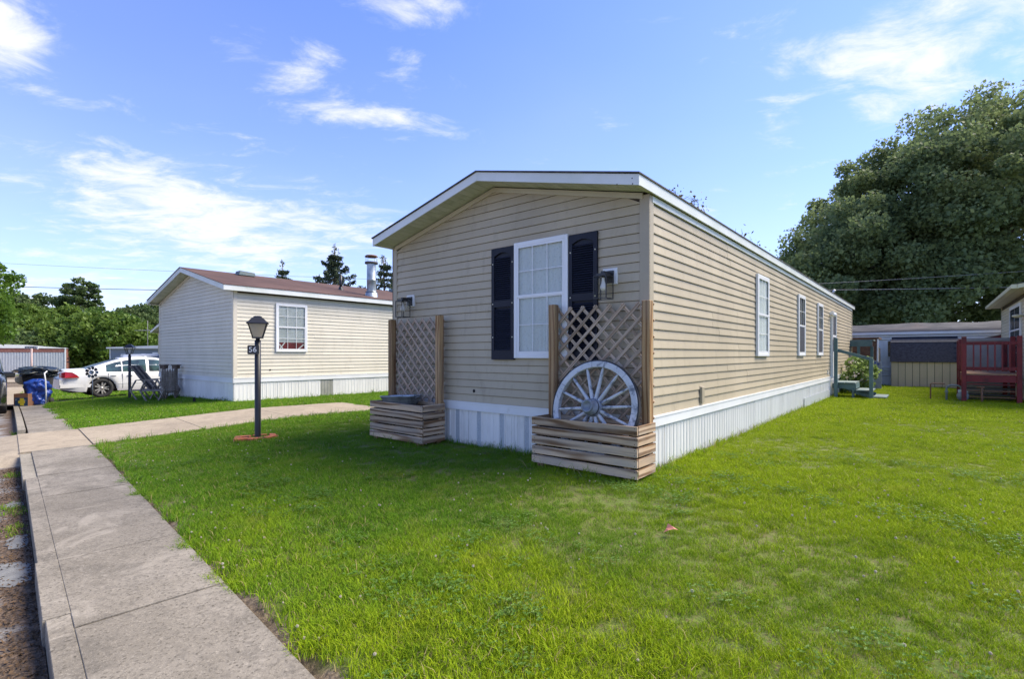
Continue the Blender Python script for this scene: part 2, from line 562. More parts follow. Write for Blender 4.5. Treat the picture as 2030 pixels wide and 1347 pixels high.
MT['leftleaf'] = leafmat('bright_leaf', (.06, .14, .018), (.13, .23, .03), .4, yellow=(.12, .2, .03))
MT['needle'] = leafmat('spruce_needle', (.028, .048, .024), (.055, .08, .038), .1, yellow=(.05, .065, .035))
MT['shrub'] = leafmat('shrub_leaf', (.10, .19, .045), (.27, .36, .10), .35, yellow=(.24, .32, .10))
MT['twigleaf'] = leafmat('sparse_leaf', (.09, .09, .04), (.16, .15, .06), .35, yellow=(.14, .11, .06))
MT['concrete'] = concrete('sidewalk_concrete', (.190, .167, .132), (.275, .245, .200), (.110, .098, .080), 1.)
MT['concrete_tan'] = concrete('tan_concrete', (.30, .25, .185), (.36, .30, .22), (.22, .185, .14), .5)
MT['kerb'] = concrete('kerb_concrete', (.30, .27, .215), (.24, .215, .17), (.16, .145, .11), .9)
MT['patch'] = M('cement_patch', (.20, .20, .19), (.15, .15, .145), 12, .95, bmp=.5)
MT['joint'] = M('dirt_filled_joint', (.055, .045, .032), (.09, .075, .05), 9, .95)


def roof_red():
    m, nt, b = nodes_of('red_brown_shingles')
    v = coords(nt, (1, 1, 1), rnd=False)
    bk = nt.nodes.new('ShaderNodeTexBrick')
    bk.inputs['Scale'].default_value = 1
    bk.inputs['Brick Width'].default_value = .30
    bk.inputs['Row Height'].default_value = .13
    bk.inputs['Mortar Size'].default_value = .006
    bk.inputs['Color1'].default_value = (.060, .030, .022, 1)
    bk.inputs['Color2'].default_value = (.092, .046, .034, 1)
    bk.inputs['Mortar'].default_value = (.07, .035, .03, 1)
    nt.links.new(v, bk.inputs['Vector'])
    c = mixc(nt, rmp(nt, noise(nt, v, .8, 5), .4, .7, 0, .6), bk.outputs['Color'], (.13, .072, .055))
    c = mixc(nt, rmp(nt, noise(nt, coords(nt, (.5, 6, 6), rnd=False), 2.5, 5), .48, .7, 0, .7), c, (.045, .024, .02))
    nt.links.new(c, b.inputs['Base Color'])
    b.inputs['Roughness'].default_value = .95
    return m


MT['roof_red'] = roof_red()


def street_mat():
    m, nt, b = nodes_of('worn_asphalt_street')
    v = coords(nt, world=True)
    c = mixc(nt, rmp(nt, noise(nt, v, 1.2, 5, .6), .35, .65), (.20, .19, .175), (.27, .25, .235))
    f = noise(nt, v, 95, 2, .6)
    c = mixc(nt, rmp(nt, f, .5, .65, 0, .8), c, (.085, .08, .075))
    c = mixc(nt, rmp(nt, noise(nt, v, 60, 2), .6, .7, 0, .7), c, (.42, .40, .37))
    # dirt that gathers along the kerb (n near 0)
    g = nt.nodes.new('ShaderNodeSeparateXYZ')
    nt.links.new(v, g.inputs[0])
    n_ = mth(nt, 'MULTIPLY', mth(nt, 'ADD', g.outputs[0], g.outputs[1]), S2)
    nn = mth(nt, 'ADD', n_, mth(nt, 'MULTIPLY', mth(nt, 'SUBTRACT', noise(nt, v, 2.2, 5, .65), .5), 1.1))
    dirt = mixc(nt, rmp(nt, noise(nt, v, 40, 4, .7), .4, .65), (.055, .038, .024), (.18, .12, .075))
    c = mixc(nt, rmp(nt, nn, -.20, .0), c, dirt)
    nt.links.new(c, b.inputs['Base Color'])
    b.inputs['Roughness'].default_value = .95
    bump(nt, b, mth(nt, 'ADD', f, noise(nt, v, 22, 4)), .7, .008)
    return m


MT['street'] = street_mat()


def ground_mat():
    m, nt, b = nodes_of('lawn_soil')
    v = coords(nt, world=True)
    c = mixc(nt, rmp(nt, noise(nt, v, .7, 5), .35, .65), (.085, .125, .014), (.11, .135, .018))
    c = mixc(nt, rmp(nt, noise(nt, v, 25, 4, .7), .45, .65), c, (.105, .095, .03))
    g = nt.nodes.new('ShaderNodeSeparateXYZ')
    nt.links.new(v, g.inputs[0])
    n_ = mth(nt, 'ADD', mth(nt, 'MULTIPLY', mth(nt, 'ADD', g.outputs[0], g.outputs[1]), S2), mth(nt, 'MULTIPLY', noise(nt, v, 6, 4, .7), .12))
    c = mixc(nt, rmp(nt, n_, 1.13, 1.04), c, mixc(nt, rmp(nt, noise(nt, v, 45, 4, .7), .4, .65), (.09, .065, .04), (.22, .165, .105)))
    nt.links.new(c, b.inputs['Base Color'])
    b.inputs['Roughness'].default_value = .95
    bump(nt, b, noise(nt, v, 30, 4), .8, .02)
    return m


MT['ground'] = ground_mat()


def grass_mat():
    m, nt, b = nodes_of('lawn_grass')
    at_ = nt.nodes.new('ShaderNodeAttribute')
    at_.attribute_name = 'tint'
    g = nt.nodes.new('ShaderNodeNewGeometry')
    v = g.outputs['Position']
    sp = nt.nodes.new('ShaderNodeSeparateXYZ')
    nt.links.new(v, sp.inputs[0])
    # yellower on the right; the greener zone before the gable also paints house shade
    side = mth(nt, 'SUBTRACT', sp.outputs[0], mth(nt, 'MULTIPLY', sp.outputs[1], .12))
    near = mth(nt, 'SUBTRACT', 3.6, sp.outputs[1])
    k = mth(nt, 'MAXIMUM', side, near)
    k = mth(nt, 'ADD', k, mth(nt, 'MULTIPLY', mth(nt, 'SUBTRACT', noise(nt, v, .55, 5, .6), .5), 7.5))
    yel = rmp(nt, k, -1.2, 1.8)
    yel = mth(nt, 'ADD', mth(nt, 'MULTIPLY', yel, .8), mth(nt, 'MULTIPLY', mth(nt, 'FRACT', mth(nt, 'MULTIPLY', at_.outputs['Fac'], 7.3)), .35), clamp=True)
    green = mixc(nt, at_.outputs['Fac'], (.058, .165, .014), (.120, .265, .020))
    golden = mixc(nt, at_.outputs['Fac'], (.190, .300, .008), (.375, .455, .014))
    c = mixc(nt, yel, green, golden)
    pn = noise(nt, v, 2.1, 5, .65, .3)
    c = mixc(nt, rmp(nt, pn, .54, .74, 0, .38), c, (.34, .33, .05))
    pd = noise(nt, v, 1.7, 6, .75)
    c = mixc(nt, rmp(nt, pd, .50, .68, 0, .6), c, (.040, .115, .008))
    # straw coloured blades
    c = mixc(nt, rmp(nt, at_.outputs['Fac'], .93, .95), c, (.34, .28, .12))
    nt.links.new(c, b.inputs['Base Color'])
    b.inputs['Roughness'].default_value = .75
    b.inputs['Specular IOR Level'].default_value = .08
    # blade normals are bent upwards to brighten the lawn and even it out
    va = nt.nodes.new('ShaderNodeVectorMath')
    va.operation = 'MULTIPLY_ADD'
    nt.links.new(g.outputs['Normal'], va.inputs[0])
    va.inputs[1].default_value = (.65, .65, .65)
    va.inputs[2].default_value = (0, 0, .55)
    vn = nt.nodes.new('ShaderNodeVectorMath')
    vn.operation = 'NORMALIZE'
    nt.links.new(va.outputs[0], vn.inputs[0])
    nt.links.new(vn.outputs[0], b.inputs['Normal'])
    tr = nt.nodes.new('ShaderNodeBsdfTranslucent')
    nt.links.new(c, tr.inputs['Color'])
    ms = nt.nodes.new('ShaderNodeMixShader')
    ms.inputs[0].default_value = .28
    nt.links.new(b.outputs[0], ms.inputs[1])
    nt.links.new(tr.outputs[0], ms.inputs[2])
    nt.links.new(ms.outputs[0], nt.nodes['Material Output'].inputs['Surface'])
    return m


MT['grass'] = grass_mat()
MT['clover'] = leafmat('clover_leaf', (.08, .18, .022), (.15, .26, .045), .4, yellow=(.13, .22, .03))
MT['clover_white'] = M('clover_flower', (.55, .50, .40), (.42, .34, .25), 60, .8)
MT['deadleaf'] = M('dead_leaf', (.30, .15, .05), (.20, .09, .03), 20, .8)


# ------------------------------------------------------------------ mesh builders
class MB:
    def __init__(self):
        self.v, self.f, self.mi, self.sm = [], [], [], []

    def add(self, vs, fs, mi=0, smooth=False):
        o = len(self.v)
        self.v += [tuple(p) for p in vs]
        for f in fs:
            self.f.append(tuple(o + i for i in f))
            self.mi.append(mi)
            self.sm.append(smooth)
        return self

    def box(self, x0, x1, y0, y1, z0, z1, mi=0, mat=None):
        vs = [(x0, y0, z0), (x1, y0, z0), (x1, y1, z0), (x0, y1, z0), (x0, y0, z1), (x1, y0, z1), (x1, y1, z1), (x0, y1, z1)]
        if mat is not None:
            vs = [mat @ Vector(p) for p in vs]
        return self.add(vs, [(0, 3, 2, 1), (4, 5, 6, 7), (0, 1, 5, 4), (1, 2, 6, 5), (2, 3, 7, 6), (3, 0, 4, 7)], mi)

    def cbox(self, c, s, mi=0, rot=None):
        m = Matrix.Translation(Vector(c))
        if rot is not None:
            m = m @ (rot.to_4x4() if isinstance(rot, Matrix) else Euler(rot).to_matrix().to_4x4())
        return self.box(-s[0] / 2, s[0] / 2, -s[1] / 2, s[1] / 2, -s[2] / 2, s[2] / 2, mi, m)

    def bar(self, p, q, w, t, up=(0, 0, 1), mi=0):
        p, q = Vector(p), Vector(q)
        d = q - p
        L_ = d.length
        d.normalize()
        upv = Vector(up)
        if abs(d.dot(upv)) > .99:
            upv = Vector((0, 1, 0))
        s = d.cross(upv).normalized()
        n = s.cross(d).normalized()
        m = Matrix(((d.x, s.x, n.x, p.x), (d.y, s.y, n.y, p.y), (d.z, s.z, n.z, p.z), (0, 0, 0, 1)))
        return self.box(0, L_, -t / 2, t / 2, -w / 2, w / 2, mi, m)

    def tube(self, pts, rad, seg=8, mi=0, caps=True, smooth=True):
        pts = [Vector(p) for p in pts]
        rad = rad if isinstance(rad, (list, tuple)) else [rad] * len(pts)
        vs = []
        prev = None
        for i, p in enumerate(pts):
            d = (pts[min(i + 1, len(pts) - 1)] - pts[max(i - 1, 0)]).normalized()
            if prev is None:
                a = Vector((0, 0, 1)) if abs(d.z) < .9 else Vector((1, 0, 0))
                s = d.cross(a).normalized()
            else:
                s = (prev - d * prev.dot(d)).normalized()
            prev = s
            t = d.cross(s)
            for k in range(seg):
                an = 2 * PI * k / seg
                vs.append(p + (s * math.cos(an) + t * math.sin(an)) * rad[i])
        fs = []
        for i in range(len(pts) - 1):
            for k in range(seg):
                k2 = (k + 1) % seg
                fs.append((i * seg + k, i * seg + k2, (i + 1) * seg + k2, (i + 1) * seg + k))
        self.add(vs, fs, mi, smooth)
        if caps:
            o = len(self.v) - len(vs)
            self.f.append(tuple(o + k for k in reversed(range(seg))))
            self.f.append(tuple(o + (len(pts) - 1) * seg + k for k in range(seg)))
            self.mi += [mi, mi]
            self.sm += [False, False]
        return self

    def lathe(self, prof, seg=24, mi=0, smooth=True, mat=None, sx=1, sy=1):
        vs, fs = [], []
        for (r, z) in prof:
            for k in range(seg):
                an = 2 * PI * k / seg
                p = Vector((r * math.cos(an) * sx, r * math.sin(an) * sy, z))
                vs.append(mat @ p if mat is not None else p)
        for i in range(len(prof) - 1):
            for k in range(seg):
                k2 = (k + 1) % seg
                fs.append((i * seg + k, i * seg + k2, (i + 1) * seg + k2, (i + 1) * seg + k))
        return self.add(vs, fs, mi, smooth)

    def prism(self, poly, y0, y1, mi=0, mat=None):
        """poly of (x,z), extruded along y"""
        n = len(poly)
        vs = [(x, y0, z) for x, z in poly] + [(x, y1, z) for x, z in poly]
        if mat is not None:
            vs = [mat @ Vector(p) for p in vs]
        fs = [tuple(range(n)), tuple(reversed(range(n, 2 * n)))]
        for i in range(n):
            j = (i + 1) % n
            fs.append((j, i, n + i, n + j))
        return self.add(vs, fs, mi)

    def mesh(self, name, mats):
        me = bpy.data.meshes.new(name)
        me.from_pydata(self.v, [], self.f)
        mats = mats if isinstance(mats, (list, tuple)) else [mats]
        for m in mats:
            me.materials.append(MT[m] if isinstance(m, str) else m)
        me.polygons.foreach_set('material_index', self.mi)
        me.polygons.foreach_set('use_smooth', self.sm)
        me.update()
        return me

    def obj(self, name, mats, parent=None, loc=(0, 0, 0), rot=(0, 0, 0)):
        return place(name, self.mesh(name, mats), parent, loc, rot)


def place(name, me, parent=None, loc=(0, 0, 0), rot=(0, 0, 0)):
    o = bpy.data.objects.new(name, me)
    COL.objects.link(o)
    if parent is not None:
        o.parent = parent
    if isinstance(rot, Matrix):
        o.matrix_local = Matrix.Translation(Vector(loc)) @ rot.to_4x4()
    else:
        o.location = loc
        o.rotation_euler = rot
    return o


def tag(o, label=None, cat=None, group=None, kind=None):
    if label:
        o['label'] = label
    if cat:
        o['category'] = cat
    if group:
        o['group'] = group
    if kind:
        o['kind'] = kind
    return o


def thing(name, loc, rz, label, cat, group=None):
    o = bpy.data.objects.new(name, None)
    o.empty_display_size = .2
    COL.objects.link(o)
    o.location = loc
    o.rotation_euler = (0, 0, rz)
    return tag(o, label, cat, group)


def bevel(o, w=.004, seg=1):
    m = o.modifiers.new('bevel', 'BEVEL')
    m.width = w
    m.segments = seg
    m.limit_method = 'ANGLE'
    return o


def board(name, mat, parent, p, q, w, t, up=(0, 0, 1), bev=.003, normal=None):
    """timber from p to q (local), w measured along `up`, t across; grain along its own X"""
    p, q = Vector(p), Vector(q)
    d = q - p
    L_ = d.length
    d.normalize()
    upv = Vector(up)
    s = upv.cross(d).normalized()
    n = d.cross(s).normalized()
    m = Matrix(((d.x, s.x, n.x), (d.y, s.y, n.y), (d.z, s.z, n.z)))
    b = MB().box(-L_ / 2, L_ / 2, -t / 2, t / 2, -w / 2, w / 2)
    o = b.obj(name, mat, parent, (p + q) / 2, m)
    if bev:
        bevel(o, bev)
    return o

# ------------------------------------------------------------------ terrain, street, pavement
def sheet(name, mat, f2w, a0, a1, n0, n1, dz, da=.5, dn=.25, zfn=None):
    na = max(2, int(abs(a1 - a0) / da) + 1)
    nn = max(2, int(abs(n1 - n0) / dn) + 1)
    vs, fs = [], []
    for i in range(na):
        for j in range(nn):
            a = a0 + (a1 - a0) * i / (na - 1)
            n = n0 + (n1 - n0) * j / (nn - 1)
            x, y = f2w(a, n)
            vs.append((x, y, (gzf(x, y) if zfn is None else zfn(x, y)) + dz))
    for i in range(na - 1):
        for j in range(nn - 1):
            k = i * nn + j
            fs.append((k, k + nn, k + nn + 1, k + 1))
    return MB().add(vs, fs, 0, True).obj(name, mat)


def terrain():
    ax = np.concatenate([np.arange(-400, -60, 34.), np.arange(-60, -22, 3.), np.arange(-22, 14, .4), np.arange(14, 60, 3.), np.arange(60, 401, 34.)])
    ay = np.concatenate([np.arange(-60, -4, 8.), np.arange(-4, 26, .4), np.arange(26, 60, 2.), np.arange(60, 800, 40.)])
    vs = []
    for y in ay:
        for x in ax:
            a, n = to_an(x, y)
            z = gzf(x, y)
            d = min(max((.78 - n) / .25, 0), 1)
            z -= .30 * d if a < 26 else .06 * d
            vs.append((x, y, z))
    w = len(ax)
    fs = [(j * w + i, j * w + i + 1, (j + 1) * w + i + 1, (j + 1) * w + i) for j in range(len(ay) - 1) for i in range(w - 1)]
    return tag(MB().add(vs, fs, 0, True).obj('ground', 'ground'), kind='structure')


terrain()
SW0, SW1 = .14, .93
KH = .13
tag(sheet('street', 'street', AN, -14, 26.6, -7.5, SW0 - .004, -KH + .002, 1, .25), kind='structure')
tag(sheet('far_pavement', 'concrete_tan', AN, 24.2, 40, -3.5, SW1 + .3, .016, 1, .5), kind='structure')
tag(sheet('cross_street', 'concrete_tan', lambda a, n: (a, n), -90, -9, 33.5, 37.5, .012, 2, 1), kind='structure')
# slabs of the pavement, each its own piece with an open joint
sw = thing('sidewalk', (0, 0, 0), 0, None, None)
tag(sw, kind='structure')


def slab(name, a0, a1, n0, n1, parent, mat, th=.16, top=.012, g=.009, seg=.4, jit=0.):
    na = max(2, int((a1 - a0) / seg) + 1)
    vs, fs = [], []
    for i in range(na + 1):
        a = a0 + g + (a1 - a0 - 2 * g) * i / na
        for (n, dz) in ((n0, -th), (n0, top - .003), (n0 + .003, top), (n1 - .003, top), (n1, top - .003), (n1, -th)):
            x, y = AN(a, n)
            vs.append((x, y, gzf(x, y) + dz + jit))
    for i in range(na):
        for k in range(5):
            fs.append((i * 6 + k, i * 6 + k + 1, (i + 1) * 6 + k + 1, (i + 1) * 6 + k))
    fs.append(tuple(range(6)))
    fs.append(tuple(na * 6 + k for k in reversed(range(6))))
    return MB().add(vs, fs).obj(name, mat, parent)


joints = [-3.2, -1.5, .2, 1.85, 3.39, 4.56, 6.70, 7.90, 10.05]
for i in range(len(joints) - 1):
    slab('paving_slab', joints[i], joints[i + 1], SW0 + .1008, SW1, sw, 'concrete', jit=(0, .002, -.001)[i % 3])
slab('paving_slab', 10.05, 12.45, SW0 - .02, SW1, sw, 'concrete_tan', top=.008)
# the pavement ramps down to the street in front of the walkway
vs_, fs_ = [], []
for i in range(13):
    for j in range(6):
        a_ = 9.55 + 3.5 * i / 12
        n_ = SW0 + .04 - .95 * j / 5
        e_ = min(1, max(0, min(a_ - 9.55, 13.05 - a_) / .5))
        x_, y_ = AN(a_, n_)
        vs_.append((x_, y_, gzf(x_, y_) + .004 - (KH + .03) * (1 - e_ * (1 - j / 5) ** .8)))
for i in range(12):
    for j in range(5):
        k_ = i * 6 + j
        fs_.append((k_, k_ + 6, k_ + 7, k_ + 1))
tag(MB().add(vs_, fs_, 0, True).obj('driveway_apron', 'concrete_tan'), kind='structure')
for a0, a1 in ((12.45, 14.3), (14.3, 16.2), (16.2, 18.1), (18.1, 20.0), (20.0, 21.9), (21.9, 24.0)):
    slab('paving_slab', a0, a1, SW0 + .125, SW1 - .05, sw, 'concrete', top=.0)
kb = thing('kerb', (0, 0, 0), 0, None, None)
tag(kb, kind='structure')
kj = [-3.2, -.9, 1.6, 3.6, 4.62, 7.86]
for i in range(len(kj) - 1):
    slab('kerb_stone', kj[i], kj[i + 1], SW0 - (.012 if i % 2 else 0), SW0 + .1005, kb, 'concrete', th=.30, jit=(-.003, .001)[i % 2], g=.003)
slab('kerb_stone', 7.86, 9.95, SW0 - .02, SW0 + .1005, kb, 'kerb', th=.3, jit=-.012)
for a0, a1 in ((13.1, 16.), (16., 19.), (19., 22.), (22., 24.)):
    slab('kerb_stone', a0, a1, SW0 - .01, SW0 + .1005, kb, 'kerb', th=.3, jit=-.004)
tag(sheet('pavement_joint', 'joint', AN, -3, 9.9, SW0 + .125, SW1 - .04, .0085, .5, .2), kind='structure')
dw = thing('walkway', (0, 0, 0), 0, None, None)
tag(dw, kind='structure')
for n0, n1 in ((SW1 + .004, 2.45), (2.45, 4.0), (4.0, 6.15)):
    slab('walkway_slab', 10.08, 12.42, n0 + .004, n1 - .004, dw, 'concrete_tan', top=.02, th=.12)
# cement patches smeared against the kerb foot
for k, (a, n, ra, rn) in enumerate(((4.95, .02, .26, .13), (5.75, .06, .20, .08), (7.2, .05, .14, .08))):
    vs = [(*AN(a, n), gzf(*AN(a, n)) - KH + .022)]
    q = 18
    for i in range(q):
        r_ = 1 + .35 * math.sin(3 * i + k) * random.random()
        x, y = AN(a + ra * math.cos(2 * PI * i / q) * r_, min(n + rn * math.sin(2 * PI * i / q) * r_, SW0 - .02))
        vs.append((x, y, gzf(x, y) - KH + .006))
    tag(MB().add(vs, [(0, 1 + i, 1 + (i + 1) % q) for i in range(q)], 0, True).obj('cement_patch', 'patch'), kind='structure')
# parking strip under the white car and the yard drive
tag(sheet('parking_strip', 'street', H, -4, 12, 20.6, 23.2, .012, .6, .4), kind='structure')


# ------------------------------------------------------------------ homes
def frame_of(side, Wd, Ln):
    return {'front': ((0, Wd, 0), -PI / 2), 'right': ((0, 0, 0), 0.), 'left': ((Ln, Wd, 0), PI), 'back': ((Ln, 0, 0), PI / 2)}[side]


def siding(wall, width, z0, ztop_fn, course, mat, seam=3.6, inset=.0, zmax=None, prof=.016, gapz=.007):
    """overlapping clapboards, each a piece; ztop_fn(x) is the roof line"""
    N = 80
    xs = [inset + (width - 2 * inset) * i / N for i in range(N + 1)]

    def rng_at(z):
        ok = [x for x in xs if ztop_fn(x) >= z]
        if not ok:
            return None
        lo, hi = ok[0], ok[-1]
        if lo > xs[0]:      # solve the slope exactly
            a = lo - (xs[1] - xs[0])
            lo = a + (lo - a) * (z - ztop_fn(a)) / max(1e-6, ztop_fn(lo) - ztop_fn(a))
        if hi < xs[-1]:
            b = hi + (xs[1] - xs[0])
            hi = b + (hi - b) * (z - ztop_fn(b)) / max(1e-6, ztop_fn(hi) - ztop_fn(b))
        return lo, hi
    n = 0
    top = zmax or max(ztop_fn(x) for x in xs)
    k = 0
    seams = []
    while z0 + k * course < top - .01:
        za = z0 + k * course
        zb = min(za + course, top)
        ra = rng_at(za)
        rb = rng_at(zb - .001) or None
        if k % 2 == 0:
            seams = []
            if seam and ra and ra[1] - ra[0] > seam * .8:
                x = ra[0] + random.uniform(.4, 1.) * seam
                while x < ra[1] - .3:
                    seams.append(x)
                    x += seam
        if not ra:
            break
        if rb is None:
            m_ = (ra[0] + ra[1]) / 2
            rb = (m_ - .001, m_ + .001)
        cuts = [None] + [s for s in seams if s > max(ra[0], rb[0]) + .1 and s < min(ra[1], rb[1]) - .1] + [None]
        for i in range(len(cuts) - 1):
            b0 = ra[0] if cuts[i] is None else cuts[i]
            t0 = rb[0] if cuts[i] is None else cuts[i]
            b1 = ra[1] if cuts[i + 1] is None else cuts[i + 1] + .004
            t1 = rb[1] if cuts[i + 1] is None else cuts[i + 1] + .004
            e = .0012 * (i % 2) + random.uniform(-.0012, .0016)
            P = [(0, za), (-prof - e, za), (-prof - e - .001, za + .010), (-.005 - e, zb - gapz)]  # boards stop short; dark backing in the gap paints the lip's shadow line
            ym = -.006 - (prof - .006) * .5
            vs = [(b0, y, z) for y, z in P[:3]] + [(t0, P[3][0], P[3][1])] + [(b1, y, z) for y, z in P[:3]] + [(t1, P[3][0], P[3][1])]
            fs = [(0, 1, 5, 4), (1, 2, 6, 5), (2, 3, 7, 6), (0, 3, 2, 1), (4, 5, 6, 7)]
            MB().add(vs, fs).obj('siding_board', mat, wall)
            n += 1
        k += 1
    return n


SKIRT = {}


def skirt_profile(h, style):
    """one corrugated sheet .41 wide, standing from z=0 to h, outward -y"""
    key = (round(h, 3), style)
    if key in SKIRT:
        return SKIRT[key]
    w = .41
    mb = MB()
    pts = []
    for k in range(4):
        x = k * w / 4
        pts += [(x, -.004), (x + .030, -.004), (x + .036, -.011), (x + .052, -.011), (x + .058, -.004)]
        pts += [(x + .078, -.004), (x + .080, -.007), (x + .084, -.007), (x + .086, -.004)]
    pts.append((w - .002, -.004))
    vs = [(x, y, 0) for x, y in pts] + [(x, y, h) for x, y in pts]
    n = len(pts)
    fs = [(i, i + 1, n + i + 1, n + i) for i in range(n - 1)]
    mb.add(vs, fs)
    if style == 'perf':
        for i, f in enumerate(mb.f):
            x = (pts[i][0] + pts[i + 1][0]) / 2
            if .165 < x < .235:
                mb.mi[i] = 1
    SKIRT[key] = mb.mesh('skirt_panel', ['skirt', 'skirt_perf'] if style != 'grey' else ['skirt_grey'])
    return SKIRT[key]


def home(root, Wd, Ln, zg, zb0, zb1, zs, eave_b, fh, slope, ohf, ohs, course, mats, walls_full=('front', 'right'), band=True, seam=3.6,
         skirt_style=None, front_inset=.085, frieze=True, shadow_gap=.005):
    sid, post, trim, soff, fas, rfm, sk = mats

    def roofline(y):
        return eave_b + slope * (min(y, Wd - y) + ohs)
    out = {}
    for side in ('front', 'right', 'left', 'back'):
        loc, rz = frame_of(side, Wd, Ln)
        gable = side in ('front', 'back')
        ww = Wd if gable else Ln
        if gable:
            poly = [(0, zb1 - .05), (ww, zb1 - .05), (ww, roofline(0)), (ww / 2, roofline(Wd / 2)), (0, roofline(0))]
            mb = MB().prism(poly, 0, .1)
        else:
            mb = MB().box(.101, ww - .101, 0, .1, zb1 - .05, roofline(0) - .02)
        wall = mb.obj('wall', 'shadow_backing', root, loc, (0, 0, rz))
        out[side] = wall
        full = side in walls_full
        zf = (lambda x: roofline(min(max(x, 0), Wd)) - .05) if gable else (lambda x: zs)
        siding(wall, ww, zb1 + .004, zf, course, sid, seam if full else 0, inset=front_inset if gable else .045, gapz=shadow_gap)
        # corner post
        b = MB()
        b.box(-.022, .085, -.022, 0, zb1 - .02 if band else zb1 - .1, roofline(0) - .012)
        b.obj('corner_post', post, root, loc, (0, 0, rz))
        b = MB()
        b.box(ww - .085, ww + (.022 if gable else .022), -.0225, -.0005, zb1 - .02 if band else zb1 - .1, roofline(0) - .013)
        b.obj('corner_post', post, root, loc, (0, 0, rz))
        # band
        if band:
            b = MB()
            b.box(-.03, ww + .03, -.030, -.001, zb0, zb1 - .018)
            b.box(-.034, ww + .034, -.036, -.001, zb1 - .017, zb1 + .003)
            b.obj('trim_board', 'band', root, loc, (0, 0, rz))
        # skirting sheets
        n = int(ww / .41) + 1
        st = skirt_style(side) if skirt_style else 'plain'
        for i in range(n):
            s_ = st(i) if callable(st) else st
            me = skirt_profile(zb0 - zg + .01, s_)
            o = place('skirting_panel', me, root, (0, 0, 0), (0, 0, rz))
            x = i * .41
            scx = min(1., (ww - x) / .41)
            if scx < .05:
                continue
            o.matrix_local = Matrix.Translation(Vector(loc)) @ Matrix.Rotation(rz, 4, 'Z') @ Matrix.Translation((x, random.uniform(-.002, .002), zg)) @ Matrix.Diagonal((scx, 1, 1, 1))
        # trim under the eaves
        if gable:
            for s_ in (0, 1):
                xa, xb = (.05, ww / 2) if s_ == 0 else (ww / 2, ww - .05)
                b = MB()
                b.prism([(xa, roofline(xa) - .062), (xb, roofline(xb) - .062), (xb, roofline(xb) - .002), (xa, roofline(xa) - .002)], -.030, -.001)
                b.obj('rake_trim', 'cream_trim' if post == 'tan_trim' else trim, root, loc, (0, 0, rz))
            # rake fascia
            for s_ in (0, 1):
                xa, xb = (-ohs - .018, ww / 2) if s_ == 0 else (ww / 2 + .001, ww + ohs + .018)
                za, zb_ = eave_b + slope * (min(xa, ww - xa) + ohs), eave_b + slope * (min(xb, ww - xb) + ohs)
                b = MB()
                b.prism([(xa, za), (xb, zb_), (xb, zb_ + fh), (xa, za + fh)], -ohf - .018, -ohf)
                f = b.obj('fascia', fas, root, loc, (0, 0, rz))
            # soffit strips
            if side == 'front':
                sw_ = .098
                ln = (ww / 2 + ohs) / math.cos(math.atan(slope))
                ns = int(ln / sw_) + 1
                an = math.atan(slope)
                me = MB().box(.002, sw_ - .004, -ohf + .001, -.001, 0, .010).add([(sw_ - .004, -ohf + .001, .006), (sw_ + .002, -ohf + .001, .006), (sw_ + .002, -.001, .006), (sw_ - .004, -.001, .006)], [(0, 1, 2, 3)]).mesh('soffit_strip', soff)
                for s_ in (0, 1):
                    for i in range(ns):
                        d = i * sw_ + .004
                        x = -ohs + d * math.cos(an)
                        z = eave_b + .012 + d * math.sin(an)
                        if s_ == 0:
                            ml = Matrix.Translation((x, 0, z)) @ Matrix.Rotation(-an, 4, 'Y')
                        else:
                            ml = Matrix.Translation((ww - x, 0, z)) @ Matrix.Rotation(an, 4, 'Y') @ Matrix.Diagonal((-1, 1, 1, 1))
                        o = place('soffit_strip', me, root)
                        o.matrix_local = Matrix.Translation(Vector(loc)) @ Matrix.Rotation(rz, 4, 'Z') @ ml
        else:
            b = MB()
            b.box(-ohf + .001, ww + ohf - .001, -ohs - .018, -ohs, eave_b, eave_b + fh)
            b.obj('fascia', fas, root, loc, (0, 0, rz))
            b = MB()
            b.box(-ohf + .001, ww + ohf, -ohs, -.001, eave_b + .014, eave_b + .022)
            b.obj('eave_soffit', soff, root, loc, (0, 0, rz))
            if frieze:
                b = MB()
                b.box(.05, ww - .05, -.028, -.001, zs - .002, eave_b - .004)
                b.obj('frieze_board', fas, root, loc, (0, 0, rz))
    # roof slab
    e0 = ohs + .03
    zt = eave_b + fh
    ap = zt + slope * (Wd / 2 + ohs)
    zl = zt - slope * .012
    sw_m = Matrix(((0, 1, 0, 0), (1, 0, 0, 0), (0, 0, 1, 0), (0, 0, 0, 1)))
    for s_ in (0, 1):
        if s_ == 0:
            p = [(-e0, zl + .002), (Wd / 2, ap + .002), (Wd / 2, ap + .018), (-e0, zl + .017)]
        else:
            p = [(Wd / 2, ap + .002), (Wd + e0, zl + .002), (Wd + e0, zl + .017), (Wd / 2, ap + .018)]
        MB().prism(p, -ohf - .035, Ln + ohf + .035, 0, sw_m).obj('roof_slope', rfm, root)
    return out, roofline


